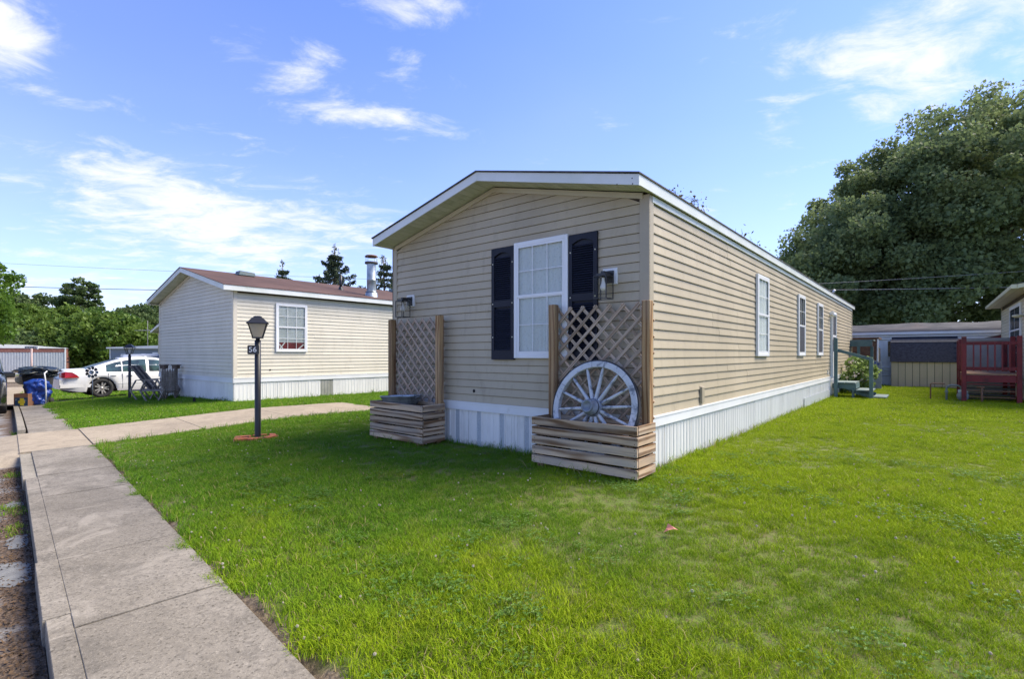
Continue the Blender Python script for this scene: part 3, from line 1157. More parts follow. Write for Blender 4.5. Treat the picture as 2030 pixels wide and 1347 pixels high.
def window(root, side, dims, xc, z0, w, h, rail=.45, cols=3, rows=(2, 2), fill='curtain', frame='white_new', border=.048, sill=True, lower='glass', muntins=True, dep=.0):
    loc, rz = frame_of(side, *dims)
    base = Matrix.Translation(Vector(loc)) @ Matrix.Rotation(rz, 4, 'Z') @ Matrix.Translation((xc, -.016 - dep, z0))
    b = MB()
    D = -.040
    b.box(-w / 2, -w / 2 + border, D, 0, 0, h).box(w / 2 - border, w / 2, D, 0, 0, h)
    b.box(-w / 2 + border, w / 2 - border, D, 0, h - border, h).box(-w / 2 + border, w / 2 - border, D, 0, 0, border)
    o = b.obj('window', frame, root)
    o.matrix_local = base
    bevel(o, .004)
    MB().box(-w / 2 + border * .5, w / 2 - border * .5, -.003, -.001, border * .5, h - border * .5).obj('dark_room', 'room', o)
    ih = h - 2 * border
    zl = border + ih * (1 - rail)          # meeting rail height
    iw = w - 2 * border
    for part, (za, zb, yy) in {'lower': (border, zl, -.026), 'upper': (zl - .02, h - border, -.031)}.items():
        sb = .026 if part == 'upper' else .034
        s = MB()
        s.box(-iw / 2, -iw / 2 + sb, yy - .008, yy, za, zb).box(iw / 2 - sb, iw / 2, yy - .008, yy, za, zb)
        s.box(-iw / 2 + sb, iw / 2 - sb, yy - .0085, yy, zb - sb, zb).box(-iw / 2 + sb, iw / 2 - sb, yy - .0085, yy, za, za + sb * 1.1)
        s.obj('sash', frame, o)
        x0, x1, q0, q1 = -iw / 2 + sb, iw / 2 - sb, za + sb * 1.1, zb - sb
        r = rows[0] if part == 'upper' else rows[1]
        gm = 'screen' if (part == 'lower' and lower == 'screen') else 'glass'
        if gm == 'screen':
            MB().box(x0, x1, yy - .003, yy - .001, q0, q1).obj('insect_screen', 'screen', o)
            continue
        pw, ph = (x1 - x0) / cols, (q1 - q0) / r
        me = MB().box(0, pw, -.003, -.001, 0, ph).mesh('pane', 'glass')
        for i in range(cols):
            for j in range(r):
                place('pane', me, o, (x0 + i * pw, yy, q0 + j * ph))
        if muntins:
            for i in range(1, cols):
                MB().box(x0 + i * pw - .0048, x0 + i * pw + .0048, yy - .007, yy - .0035, q0, q1).obj('muntin', frame, o)
            for j in range(1, r):
                MB().box(x0, x1, yy - .0072, yy - .0037, q0 + j * ph - .0048, q0 + j * ph + .0048).obj('muntin', frame, o)
    if fill in ('curtain', 'sheer'):
        n = 60
        vs = []
        for i in range(n + 1):
            x = -iw / 2 + iw * i / n
            y = -.010 - .004 * math.sin(i * 1.1) - .002 * math.sin(i * 2.7)
            vs += [(x, y, border), (x, y, h - border)]
        c = MB().add(vs, [(2 * i, 2 * i + 2, 2 * i + 3, 2 * i + 1) for i in range(n)], 0, True).obj('curtain', 'curtain', o)
    elif fill == 'blind':
        n = 26
        for zz0, zz1 in ((border + ih * .17, h - border),):
            b2 = MB()
            for i in range(n):
                z = zz0 + (zz1 - zz0) * i / n
                b2.add([(-iw / 2, -.006, z), (iw / 2, -.006, z), (iw / 2, -.014, z + (zz1 - zz0) / n * .93), (-iw / 2, -.014, z + (zz1 - zz0) / n * .93)], [(0, 1, 2, 3)])
            b2.obj('blind', 'blind', o)
    return o


def shutter(root, side, dims, xc, z0, w, h):
    loc, rz = frame_of(side, *dims)
    base = Matrix.Translation(Vector(loc)) @ Matrix.Rotation(rz, 4, 'Z') @ Matrix.Translation((xc, -.017, z0))
    st = .048
    b = MB()
    b.box(-w / 2, -w / 2 + st, -.030, 0, 0, h).box(w / 2 - st, w / 2, -.030, 0, 0, h)
    b.box(-w / 2 + st, w / 2 - st, -.029, 0, 0, .12).box(-w / 2 + st, w / 2 - st, -.029, 0, h * .47, h * .47 + .085)
    # arched top rail
    a0, a1 = -w / 2 + st, w / 2 - st
    poly = [(a0, h), (a0, h - .11)]
    for i in range(9):
        t = i / 8
        poly.append((a0 + (a1 - a0) * t, h - .105 + .045 * math.sin(PI * t)))
    poly += [(a1, h - .11), (a1, h)]
    b.prism(poly, -.029, 0)
    b.box(-w / 2 + st, w / 2 - st, -.004, 0, .12, h - .06)
    o = b.obj('shutter', 'navy', root)
    o.matrix_local = base
    me = MB().add([(a0, -.004, 0), (a1, -.004, 0), (a1, -.025, .004), (a0, -.025, .004), (a1, -.022, .012), (a0, -.022, .012), (a1, -.004, .026), (a0, -.004, .026)],
                  [(0, 1, 2, 3), (3, 2, 4, 5), (5, 4, 6, 7)]).mesh('louvre', 'navy')
    pitch = .0265
    for (q0, q1) in ((.124, h * .47 - .01), (h * .47 + .088, h - .10)):
        z = q0
        while z + pitch < q1:
            place('louvre', me, o, (0, 0, z))
            z += pitch
    for (x, z) in ((-1, .20), (1, .20), (-1, .5), (1, .5), (-1, .86), (1, .86)):
        MB().lathe([(0.001, .004), (.007, .003), (.009, 0)], 10, mat=Matrix.Translation((x * (w / 2 - st / 2), -.030, h * z)) @ Matrix.Rotation(R(90), 4, 'X')).obj('fixing', 'screw', o)
    return o


# ---- the tan home
MW, ML = 4.254, 17.5
home_a = thing('mobile_home', (*C0, 0), UA, 'long tan vinyl home with navy shutters and white skirting, behind the two wooden planters', 'mobile home')
mats_a = ('tan', 'tan_trim', 'tan_trim', 'soffit', 'fascia', 'shingle_dark', 'skirt')
walls_a, rl_a = home(home_a, MW, ML, -.10, .473, .586, 2.835, 2.903, .108, .238, .34, .05, .1016, mats_a,
                     skirt_style=lambda s: 'perf' if s == 'front' else 'plain')
DA = (MW, ML)


def fx(v):      # front wall: x measured from the left corner
    return MW - v


window(home_a, 'front', DA, fx((1.768 + .965) / 2), 1.19, .805, 1.445, rail=.46, fill='curtain')
shutter(home_a, 'front', DA, fx((2.155 + 1.778) / 2), 1.17, .375, 1.44)
shutter(home_a, 'front', DA, fx((.955 + .583) / 2), 1.17, .375, 1.44)
window(home_a, 'right', DA, 4.51, 1.203, .77, 1.385, rail=.48, fill='sheer', cols=3)
window(home_a, 'right', DA, 7.91, 1.20, .74, 1.36, rail=.50, fill='none', lower='screen')
window(home_a, 'right', DA, 10.38, 1.20, .76, 1.36, rail=.50, fill='none', lower='screen')


def storm_door(root, side, dims, xc, z0, w, h):
    loc, rz = frame_of(side, *dims)
    b = MB()
    b.box(-w / 2, -w / 2 + .06, -.06, 0, 0, h).box(w / 2 - .06, w / 2, -.06, 0, 0, h).box(-w / 2 + .06, w / 2 - .06, -.06, 0, h - .06, h)
    o = b.obj('door', 'white_new', root)
    o.matrix_local = Matrix.Translation(Vector(loc)) @ Matrix.Rotation(rz, 4, 'Z') @ Matrix.Translation((xc, -.016, z0))
    MB().box(-w / 2 + .06, w / 2 - .06, -.045, -.01, .01, .75).obj('door_panel', 'white_new', o)
    MB().box(-w / 2 + .06, w / 2 - .06, -.040, -.012, .751, h - .06).obj('door_screen', 'screen', o)
    MB().box(-w / 2 + .06, w / 2 - .06, -.048, -.041, 1.18, 1.24).obj('middle_rail', 'white_new', o)
    MB().tube([(-w / 2 + .1, -.05, .98), (-w / 2 + .1, -.09, .98), (-w / 2 + .16, -.09, .98)], .009, 6).obj('handle', 'black', o)
    return o


storm_door(home_a, 'right', DA, 12.68, .56, .80, 1.92)


def rel(root, side, dims, x, z):
    loc, rz = frame_of(side, *dims)
    return Matrix.Translation(Vector(loc)) @ Matrix.Rotation(rz, 4, 'Z') @ Matrix.Translation((x, 0, z))


def wall_lantern(root, side, dims, x, z, tilt=0.):
    b = MB().box(-.09, .09, -.030, -.001, -.09, .09)
    o = b.obj('wall_lantern', 'white', root)
    o.matrix_local = rel(root, side, dims, x, z)
    bevel(o, .006)
    MB().box(-.052, .052, -.048, -.031, -.075, .06).obj('mounting_plate', 'black', o)
    MB().box(-.02, .02, -.19, -.049, .015, .04).tube([(0, -.17, .02), (0, -.17, -.03)], .014, 8).obj('arm', 'black', o)
    c = MB()
    t = .0085
    y0, y1, x0, x1, zt, zb = -.245, -.095, -.075, .075, -.015, -.255
    for (px, py) in ((x0, y0), (x1, y0), (x1, y1), (x0, y1)):
        c.box(px - t / 2, px + t / 2, py - t / 2, py + t / 2, zb, zt)
    for z_ in (zb, zt):
        c.box(x0, x1, y0 - t / 2, y0 + t / 2, z_ - t / 2, z_ + t / 2).box(x0, x1, y1 - t / 2, y1 + t / 2, z_ - t / 2, z_ + t / 2)
        c.box(x0 - t / 2, x0 + t / 2, y0, y1, z_ - t / 2 - .0005, z_ + t / 2 + .0005).box(x1 - t / 2, x1 + t / 2, y0, y1, z_ - t / 2 - .0005, z_ + t / 2 + .0005)
    c.obj('cage', 'black', o)
    MB().box(x0 + .02, x1 - .02, y0 + .02, y1 - .02, zt + .005, zt + .028).obj('cap', 'black', o)
    g = MB()
    for (a, b_, c_, d_) in ((x0, x1, y0, y0), (x0, x1, y1, y1), (x0, x0, y0, y1), (x1, x1, y0, y1)):
        g.add([(a, c_, zb + .006), (b_, d_, zb + .006), (b_, d_, zt - .006), (a, c_, zt - .006)], [(0, 1, 2, 3)])
    g.obj('glass', 'lamp_glass', o)
    m = Matrix.Translation((0, -.17, -.03))
    MB().lathe([(.013, 0), (.014, -.03), (.022, -.06), (.032, -.09), (.034, -.11), (.024, -.135), (.002, -.145)], 14, mat=m).obj('bulb', 'bulb', o)
    return o


wall_lantern(home_a, 'front', DA, fx(.432), 2.09)
wall_lantern(home_a, 'front', DA, fx(3.83), 2.05)
# vent pin hole, cable box, roof vent, door lamp, patched skirting
o = MB().lathe([(.001, .006), (.018, .006), (.024, 0)], 12, mat=rel(home_a, 'front', DA, fx(2.50), .74) @ Matrix.Translation((0, -.015, 0)) @ Matrix.Rotation(R(90), 4, 'X')).obj('vent_plug', 'hole', home_a)
b = MB().box(-.045, .045, -.045, -.016, -.10, .10).box(-.055, .055, -.022, -.0155, -.115, .115)
o = b.obj('outlet_cover', 'tan_trim', home_a)
o.matrix_local = rel(home_a, 'right', DA, 1.53, .725)
bevel(o, .005)
b = MB().box(-.03, .03, -.035, -.016, -.06, .06)
o = b.obj('outlet_cover', 'white', home_a)
o.matrix_local = rel(home_a, 'right', DA, 11.75, .72)
o = MB().lathe([(.03, 0), (.06, -.03), (.07, -.07), (.04, -.10), (.001, -.11)], 12).box(-.04, .04, 0, .12, -.03, .03).obj('door_lamp', 'bulb', home_a)
o.matrix_local = rel(home_a, 'right', DA, 12.15, 2.42) @ Matrix.Translation((0, -.12, 0))
MB().tube([(0, 0, -.3), (0, 0, .10), (-.02, -.03, .20), (-.07, -.10, .28), (-.10, -.15, .36)], .035, 8).obj('roof_vent', 'white', home_a, (16.6, .55, 3.2))
o = MB().box(8.3, 12.1, -.026, -.018, -.1, .22).obj('patch_panel', 'skirt_perf', home_a)
o['label'] = 'dull grey patched strip of skirting'
for (x, z) in ((.03, .07), (.10, .035), (.10, .075)):
    for (s_, xx) in (('front', MW + .05 - .06 - x * .6), ('right', -.34 + x)):
        pass
for (dx, dz) in ((-.05, .02), (-.055, .075), (-.22, .05)):
    MB().lathe([(.001, .003), (.006, .002), (.007, 0)], 8, mat=rel(home_a, 'front', DA, MW + .05 + dx, 2.905 + dz) @ Matrix.Translation((0, -.358, 0)) @ Matrix.Rotation(R(90), 4, 'X')).obj('screw', 'hole', home_a)

# ---- the cream neighbour
NX, NY = H(.60, 11.88)
NW, NL = 6.0, 15.0
home_b = thing('neighbour_home', (NX, NY, 0), UA, 'cream vinyl home with red-brown shingle roof and metal flue, behind the black lamp post', 'mobile home')
mats_b = ('cream', 'cream_post', 'cream_post', 'soffit', 'fascia', 'roof_red', 'skirt')


def nb_style(side):
    if side == 'right':
        return lambda i: 'grey' if i == 6 else 'plain'
    return 'plain'


home(home_b, NW, NL, -.32, .474, .60, 2.87, 2.90, .135, .244, .30, .18, .1016, mats_b, skirt_style=nb_style, frieze=False, shadow_gap=.003)
DB = (NW, NL)
wb = window(home_b, 'right', DB, 1.56, 1.30, .92, 1.37, rail=.48, fill='blind', cols=3, frame='white_new')
MB().box(-.40, .40, -.008, -.005, .05, .27).obj('red_cloth', 'red', wb)
b = MB().bar((-.36, -.011, .22), (-.26, -.011, .09), .03, .004).bar((-.34, -.0125, .09), (-.20, -.0125, .27), .03, .004).bar((.18, -.011, .07), (.36, -.011, .22), .03, .004)
b.obj('white_pattern', 'white', wb)
MB().lathe([(.001, .006), (.02, .006), (.024, 0)], 12, mat=rel(home_b, 'right', DB, .95, .80) @ Matrix.Translation((0, -.015, 0)) @ Matrix.Rotation(R(90), 4, 'X')).obj('vent_plug', 'hole', home_b)


def flue(root, x, y, z):
    m = Matrix.Translation((x, y, z))
    o = MB().lathe([(.235, -.10), (.19, .22), (.155, .24)], 28, mat=m).obj('flue', 'galv', root)
    MB().lathe([(.150, .24), (.150, .62), (.154, .625), (.154, .645), (.150, .65), (.150, 1.18)], 28, mat=m).obj('pipe', 'galv', o)
    MB().lathe([(.160, .27), (.20, .235), (.165, .25)], 28, mat=m).obj('storm_collar', 'galv', o)
    MB().lathe([(.12, 1.18), (.215, 1.19), (.215, 1.25), (.14, 1.255), (.05, 1.24)], 28, mat=m).obj('cap_ring', 'old_roof', o)
    MB().lathe([(.215, 1.42), (.225, 1.43), (.18, 1.475), (.02, 1.50)], 28, mat=m).lathe([(.001, 1.425), (.215, 1.42)], 28, mat=m).obj('cap', 'rust', o)
    for k in range(4):
        a = k * PI / 2 + .4
        MB().tube([(x + .21 * math.cos(a), y + .21 * math.sin(a), z + 1.20), (x + .21 * math.cos(a), y + .21 * math.sin(a), z + 1.43)], .008, 5).obj('strut', 'galv', o)


flue(home_b, 4.55, .42, 3.10)
# roof vents
for (x, y) in ((1.35, 2.55), (7.3, 2.7)):
    z = 2.90 + .135 + .244 * (y + .18) + .03
    o = MB().prism([(-.25, 0), (.25, 0), (.22, .10), (-.22, .13)], -.16, .16).obj('roof_vent_box', 'teal_top', home_b, (x, y, z - .02), (0, 0, 0))
MB().tube([(4.0, 1.4, 3.4), (4.0, 1.4, 3.95)], .045, 10).lathe([(.10, 0), (.055, .12)], 12, mat=Matrix.Translation((4.0, 1.4, 3.42))).obj('vent_pipe', 'black', home_b)

# ---- cream home seen behind the neighbour, far left
bx, by = H(3.8, 25.3)
home_c = thing('far_cream_home', (bx, by, 0), UA, 'strip of a yellowish home showing past the cream home above the white car', 'mobile home')
home(home_c, 4.4, 14.0, -.75, -.02, .10, 2.32, 2.36, .13, .235, .32, .15, .1016 * 1.5, ('cream_b', 'cream_b', 'cream_b', 'soffit', 'fascia', 'roof_red', 'skirt'), walls_full=(), frieze=False)

# ---- home on the right, seen along its left wall
rx, ry = H(12.8, -8.7)
home_d = thing('right_home', (rx, ry, 0), UA, 'pale yellow home at the right edge behind the red deck', 'mobile home')
home(home_d, 4.5, 7.0, -.15, .35, .45, 2.76, 2.86, .10, .22, .32, .28, .1016, ('cream_b', 'cream_trim', 'cream_trim', 'cream_trim', 'gutter', 'shingle_dark', 'skirt'),
     walls_full=('left',), frieze=False)
DD = (4.5, 7.0)
window(home_d, 'left', DD, 3.97, .72, 2.4, 1.95, rail=.36, fill='none', cols=2, rows=(1, 1), frame='white_new', border=.07)
# gutter along the left eave
b = MB()
pr = [(0, 0), (-.10, 0), (-.12, -.03), (-.11, -.10), (0, -.10)]
b.prism([(x, z) for x, z in pr], -.3, 7.3, 0, Matrix(((0, 1, 0, 0), (-1, 0, 0, 4.80), (0, 0, 1, 2.96), (0, 0, 0, 1))))
b.obj('gutter', 'gutter', home_d)
o = MB().lathe([(.03, 0), (.10, -.02), (.11, -.06), (.05, -.09), (.001, -.1)], 12).obj('door_lamp', 'gutter', home_d)
o.matrix_local = rel(home_d, 'left', DD, 5.45, 2.32) @ Matrix.Translation((0, -.13, 0))


# ------------------------------------------------------------------ planters with trellis
def planter(u0, u1, v0, v1, zb, zt, posts, ptop, front, label):
    """local frame: x = u, y = v; front face towards -x"""
    uc, vc = (u0 + u1) / 2, (v0 + v1) / 2
    x, y = H(uc, vc)
    root = thing('planter_box', (x, y, 0), UA, label, 'planter', 'wooden trellis planters against the tan home')
    X0, X1, Y0, Y1 = u0 - uc, u1 - uc, v0 - vc, v1 - vc
    n = 5
    pitch = (zt - zb) / n
    bw = pitch - .018
    th = .024
    for k in range(n):
        z = zb + pitch * k + bw / 2
        j = [random.uniform(-.004, .004) for _ in range(4)]
        gapz = random.uniform(-.003, .003)
        board('board', 'planter', root, (X0 + th / 2, Y1 - .002 + j[0], z + gapz), (X0 + th / 2, Y0 + j[1], z - gapz), bw, th)
        board('board', 'planter', root, (X0 + th + .003, Y0 + th / 2, z), (X1 + j[2], Y0 + th / 2, z + gapz), bw, th)
        board('board', 'planter', root, (X0 + th + .003, Y1 - th / 2, z), (X1, Y1 - th / 2, z), bw, th)
        board('board', 'planter', root, (X1 - th / 2, Y0 + th + .003, z), (X1 - th / 2, Y1 - th - .003, z), bw, th)
    for (xx, yy) in ((X0 + .07, Y0 + .12), (X0 + .07, Y1 - .10), (X1 - .07, Y0 + .09), (X1 - .07, Y1 - .09)):
        gx, gy = H(uc + xx, vc + yy)
        board('foot', 'post_wood', root, (xx, yy, -.12), (xx, yy, zb + .30), .085, .085, up=(1, 0, 0))
    # screw heads on the front boards
    s = MB()
    for k in range(n):
        z = zb + pitch * k
        for yy in (Y0 + .03, Y1 - .04):
            for dz in (.02, bw - .02):
                s.lathe([(.0005, .002), (.004, .001), (.0045, -.001)], 7, mat=Matrix.Translation((X0 - .0005, yy, z + dz)) @ Matrix.Rotation(R(-90), 4, 'Y'))
    s.obj('screw_heads', 'hole', root)['kind'] = 'stuff'
    # soil
    N = 10
    vs = [(X0 + th + (X1 - X0 - 2 * th) * i / N, Y0 + th + (Y1 - Y0 - 2 * th) * j / N, zt - .13 + random.uniform(-.012, .012)) for i in range(N + 1) for j in range(N + 1)]
    MB().add(vs, [(i * (N + 1) + j, (i + 1) * (N + 1) + j, (i + 1) * (N + 1) + j + 1, i * (N + 1) + j + 1) for i in range(N) for j in range(N)]).obj('soil', 'soil', root)
    # posts
    pr = []
    for (pu, pv, top) in posts:
        board('post', 'post_wood', root, (pu - uc, pv - vc, zb + .02), (pu - uc, pv - vc, top), .088, .088, up=(1, 0, 0), bev=.006)
        pr.append(pv - vc)
    # lattice: two layers of diagonal slats
    lu = X1 + .006
    y0, y1 = min(pr) - .035, max(pr) + .035
    z0, z1 = zt - .06, ptop
    pitchh, w, t = .166, .034, .009
    for layer in (0, 1):
        slope = 1 if (layer == 0) == (front == '/') else -1
        xx = lu - t * .5 if layer == 0 else lu + t * .5 + .001
        c = -4.
        while c < 4.:
            # line: z = z0 - slope*(y - c)   (y grows to the viewer's left)
            pts = []
            for yy in (y0, y1):
                z = z0 - slope * (yy - c)
                if z0 <= z <= z1:
                    pts.append((yy, z))
            for z in (z0, z1):
                yy = c - (z - z0) / slope
                if y0 < yy < y1:
                    pts.append((yy, z))
            if len(pts) >= 2:
                pts.sort()
                (ya, za), (yb, zb_) = pts[0], pts[-1]
                if math.hypot(yb - ya, zb_ - za) > .06:
                    board('lattice_slat', 'lattice_b' if (layer == 0 and front == '\\') else 'lattice', root, (xx, ya, za), (xx, yb, zb_), w, t, up=(1, 0, 0) if False else (0, -slope * (zb_ - za) / 1., (yb - ya) / 1.) if False else Vector((1, 0, 0)).cross(Vector((0, yb - ya, zb_ - za))).normalized(), bev=0)
            c += pitchh
    return root


planter(-.500, -.085, -.120, 1.145, .045, .566, ((-.15, -.060, 1.785), (-.15, 1.093, 1.812)), 1.775, '/',
        'low slatted timber planter at the house corner with a wagon wheel and grey lattice')
planter(-.520, -.100, 2.976, 4.165, .030, .565, ((-.15, 3.040, 1.785), (-.15, 4.115, 1.770)), 1.760, '\\',
        'low slatted timber planter with pale lattice holding a galvanised tub, left of the shutters')


# ------------------------------------------------------------------ wagon wheel
def wheel():
    x, y = H(-.295, .470)
    root = thing('wagon_wheel', (x, y, .672), UA, 'white wooden wagon wheel leaning in the corner planter', 'wagon wheel')
    root.rotation_mode = 'XYZ'
    root.matrix_world = Matrix.Translation((x, y, .672)) @ Matrix.Rotation(UA, 4, 'Z') @ Matrix.Rotation(R(13), 4, 'Y') @ Matrix.Rotation(R(4), 4, 'X')
    ax = Matrix.Rotation(R(-90), 4, 'Y')       # lathe z -> -x (towards the viewer)
    Ro, Ri, Rt = .503, .437, .518
    o = MB().lathe([(Ri, -.026), (Ri, .026), (Ri + .006, .031), (Ro - .006, .031), (Ro, .026), (Ro, -.026), (Ri, -.026)], 84, mat=ax, smooth=False).obj('rim', 'wheel_white', root)
    MB().lathe([(Ro + .001, -.024), (Ro + .001, .024), (Rt, .024), (Rt, -.024), (Ro + .001, -.024)], 84, mat=ax, smooth=False).obj('tyre', 'tyre_iron', root)
    for k in range(7):
        a = 2 * PI * (k + .5) / 7
        c = MB().box(-.0325, .0325, Ri - .001, Ro + .0005, -.0018, .0018, 0, Matrix.Rotation(a, 4, 'X'))
        c.obj('felloe_joint', 'hub', root)
    me = None
    for k in range(14):
        a = 2 * PI * (k + .13) / 14
        if me is None:
            prof = [(.09, .024), (.16, .024), (.26, .020), (.38, .0185), (.42, .015), (.445, .011)]
            vs, fs = [], []
            sg = 12
            for (r, w) in prof:
                for q in range(sg):
                    t = 2 * PI * q / sg
                    vs.append((w * 1.15 * math.cos(t) - .004, w * .85 * math.sin(t), r))
            for i in range(len(prof) - 1):
                for q in range(sg):
                    fs.append((i * sg + q, i * sg + (q + 1) % sg, (i + 1) * sg + (q + 1) % sg, (i + 1) * sg + q))
            me = MB().add(vs, fs, 0, True).mesh('spoke', 'wheel_white')
        place('spoke', me, root, (0, 0, 0), (a, 0, 0))
    MB().lathe([(.001, -.07), (.075, -.07), (.085, -.04), (.098, -.035), (.102, 0), (.098, .035), (.088, .045), (.084, .10), (.072, .112), (.070, .128), (.066, .13)], 36, mat=ax).obj('hub', 'hub', root)
    MB().lathe([(.066, .130), (.068, .155), (.062, .162), (.050, .160), (.046, .140), (.001, .134)], 36, mat=ax).obj('hub_cap', 'hub', root)
    MB().lathe([(.087, .050), (.0885, .052), (.0885, .066), (.0865, .068)], 36, mat=ax).obj('hub_band', 'tyre_iron', root)


wheel()


# ------------------------------------------------------------------ tub on the left planter
def tub():
    x, y = H(-.335, 3.66)
    root = thing('metal_tub', (x, y, .545), UA, 'oblong galvanised tub of soil resting on the left planter', 'tub')
    root.matrix_world = Matrix.Translation((x, y, .500)) @ Matrix.Rotation(UA + R(3), 4, 'Z') @ Matrix.Rotation(R(-3), 4, 'X')

    def ring(sx, sy, z, n=40, p=4.):
        r = []
        for i in range(n):
            a = 2 * PI * i / n
            c, s = math.cos(a), math.sin(a)
            k = (abs(c) ** p + abs(s) ** p) ** (-1 / p)
            r.append((sx * c * k, sy * s * k, z))
        return r
    rings = [ring(.10, .26, 0), ring(.12, .29, .03), ring(.155, .345, .125), ring(.160, .350, .128), ring(.166, .356, .131), ring(.164, .354, .138), ring(.158, .348, .139), ring(.150, .340, .132), ring(.135, .315, .07)]
    vs = [p for r in rings for p in r]
    n = 40
    fs = [(i * n + k, i * n + (k + 1) % n, (i + 1) * n + (k + 1) % n, (i + 1) * n + k) for i in range(len(rings) - 1) for k in range(n)]
    fs.append(tuple(reversed(range(n))))
    MB().add(vs, fs, 0, True).obj('tub_wall', 'galv', root)
    g = ring(.141, .325, .092)
    MB().add([(0, 0, .105)] + g, [(0, 1 + k, 1 + (k + 1) % n) for k in range(n)], 0, True).obj('soil', 'soil', root)
    for s_ in (-1, 1):
        MB().tube([(-.05, s_ * .352, .10), (-.055, s_ * .385, .115), (0, s_ * .392, .12), (.055, s_ * .385, .115), (.05, s_ * .352, .10)], .006, 6).obj('handle', 'galv', root)
    MB().tube([(-.03, -.12, .10), (-.02, -.16, .125), (.03, -.22, .12), (.05, -.26, .105)], .004, 5).tube([(0, .05, .10), (.05, .02, .13), (.08, -.05, .105)], .003, 5).obj('dry_twig', 'bark', root)


tub()


# ------------------------------------------------------------------ lamp posts
def lettering(txt, size, name, mat, parent, loc, rot, sx=1.):
    cu = bpy.data.curves.new(name, 'FONT')
    cu.body = txt
    cu.size = size
    cu.align_x = 'CENTER'
    cu.align_y = 'CENTER'
    cu.extrude = .002
    t = bpy.data.objects.new(name, cu)
    COL.objects.link(t)
    bpy.context.view_layer.update()
    me = bpy.data.meshes.new_from_object(t)
    bpy.data.objects.remove(t)
    me.name = name
    me.materials.clear()
    me.materials.append(MT[mat])
    o = place(name, me, parent, loc, rot)
    o.scale = (sx, 1, 1)
    return o


def lamp_post(loc, rz, h, label, num=None, s=1., mat_g='frost'):
    root = thing('lamp_post', loc, rz, label, 'lamp post', 'black lamp posts on the lawns')
    ph = h - .345 * s
    MB().lathe([(.044 * s, -.15), (.044 * s, ph - .03), (.030 * s, ph - .025), (.030 * s, ph)], 20).obj('post', 'black_post', root)
    lz = ph
    o = MB().box(-.078 * s, .078 * s, -.078 * s, .078 * s, lz, lz + .02 * s).obj('lantern', 'black', root)
    bw, tw, gh = .068 * s, .125 * s, .20 * s
    z0 = lz + .02 * s
    for sx, sy in ((-1, -1), (1, -1), (1, 1), (-1, 1)):
        MB().bar((sx * bw, sy * bw, z0), (sx * tw, sy * tw, z0 + gh), .012 * s, .012 * s).obj('corner_bar', 'black', o)
    for k in range(4):
        m = Matrix.Rotation(k * PI / 2, 4, 'Z')
        q = [m @ Vector(p) for p in ((-bw, -bw, z0), (bw, -bw, z0), (tw, -tw, z0 + gh), (-tw, -tw, z0 + gh))]
        MB().add(q, [(0, 1, 2, 3)]).obj('pane', mat_g, o)
    MB().box(-tw - .01, tw + .01, -tw - .01, tw + .01, z0 + gh, z0 + gh + .012 * s).obj('top_frame', 'black', o)
    # pagoda roof
    prof = [(.165 * s, 0), (.160 * s, .012 * s), (.125 * s, .040 * s), (.085 * s, .082 * s), (.062 * s, .098 * s), (.062 * s, .105 * s), (.035 * s, .118 * s), (.001, .120 * s)]
    r4 = math.sqrt(2)
    m = Matrix.Translation((0, 0, z0 + gh + .008 * s)) @ Matrix.Rotation(PI / 4, 4, 'Z')
    MB().lathe([(r * r4 * .93, z) for r, z in prof], 4, smooth=False, mat=m).obj('lamp_roof', 'black', o)
    MB().lathe([(.02, 0), (.022, .05), (.035, .08), (.03, .12), (.001, .14)], 12, mat=Matrix.Translation((0, 0, z0))).obj('bulb', 'bulb', o)
    if num:
        sg = MB()
        w, hh, r = .080, .070, .018
        poly = []
        for cx, cz, a0 in ((w - r, hh - r, 0), (-w + r, hh - r, 90), (-w + r, -hh + r, 180), (w - r, -hh + r, 270)):
            for q in range(5):
                a = R(a0 + 22.5 * q)
                poly.append((cx + r * math.cos(a), cz + r * math.sin(a)))
        sg.prism(poly, -.006, .006)
        o2 = sg.obj('number_sign', 'black', root, (-.058, -.058, ph - .175))
        MB().box(.02, .06, .006, .03, -.05, .06).obj('bracket', 'black', o2)
        lettering(num, .112, 'number', 'white_new', o2, (-.008, -.009, 0), (R(90), 0, 0))
    return root


p = on_ground(511, 7.75)
lamp_near = p
lamp_post(p, R(24), 1.245 + (702 - 627) * .00775 - p.z, 'tall black lamp post with number sign on the lawn, red bricks round its foot', '56')
p2 = on_ground(257, 16.6)
lamp_post(p2, R(20), CAMZ + (702 - 683) * .0166 - p2.z, 'distant black lamp post in front of the white car', None, .95, 'lamp_glass')

# bricks round the foot
er = thing('brick_edging', (lamp_near.x, lamp_near.y, lamp_near.z), R(24), 'ring of loose red bricks round the numbered lamp post', 'brick edging')
bm_ = None
for k, (bx_, by_, a) in enumerate(((-.22, -.10, 12), (-.03, -.17, 3), (.18, -.09, 38), (.20, .10, 95), (.02, .20, 172), (-.20, .14, 160), (-.27, .02, 85))):
    if bm_ is None:
        bm_ = MB().box(-.1, .1, -.045, .045, 0, .062).mesh('brick', 'brick')
    q = place('brick', bm_, er, (bx_, by_, -.012 + random.uniform(0, .012)), (R(random.uniform(-4, 4)), R(random.uniform(-3, 3)), R(a)))
    bevel(q, .006)

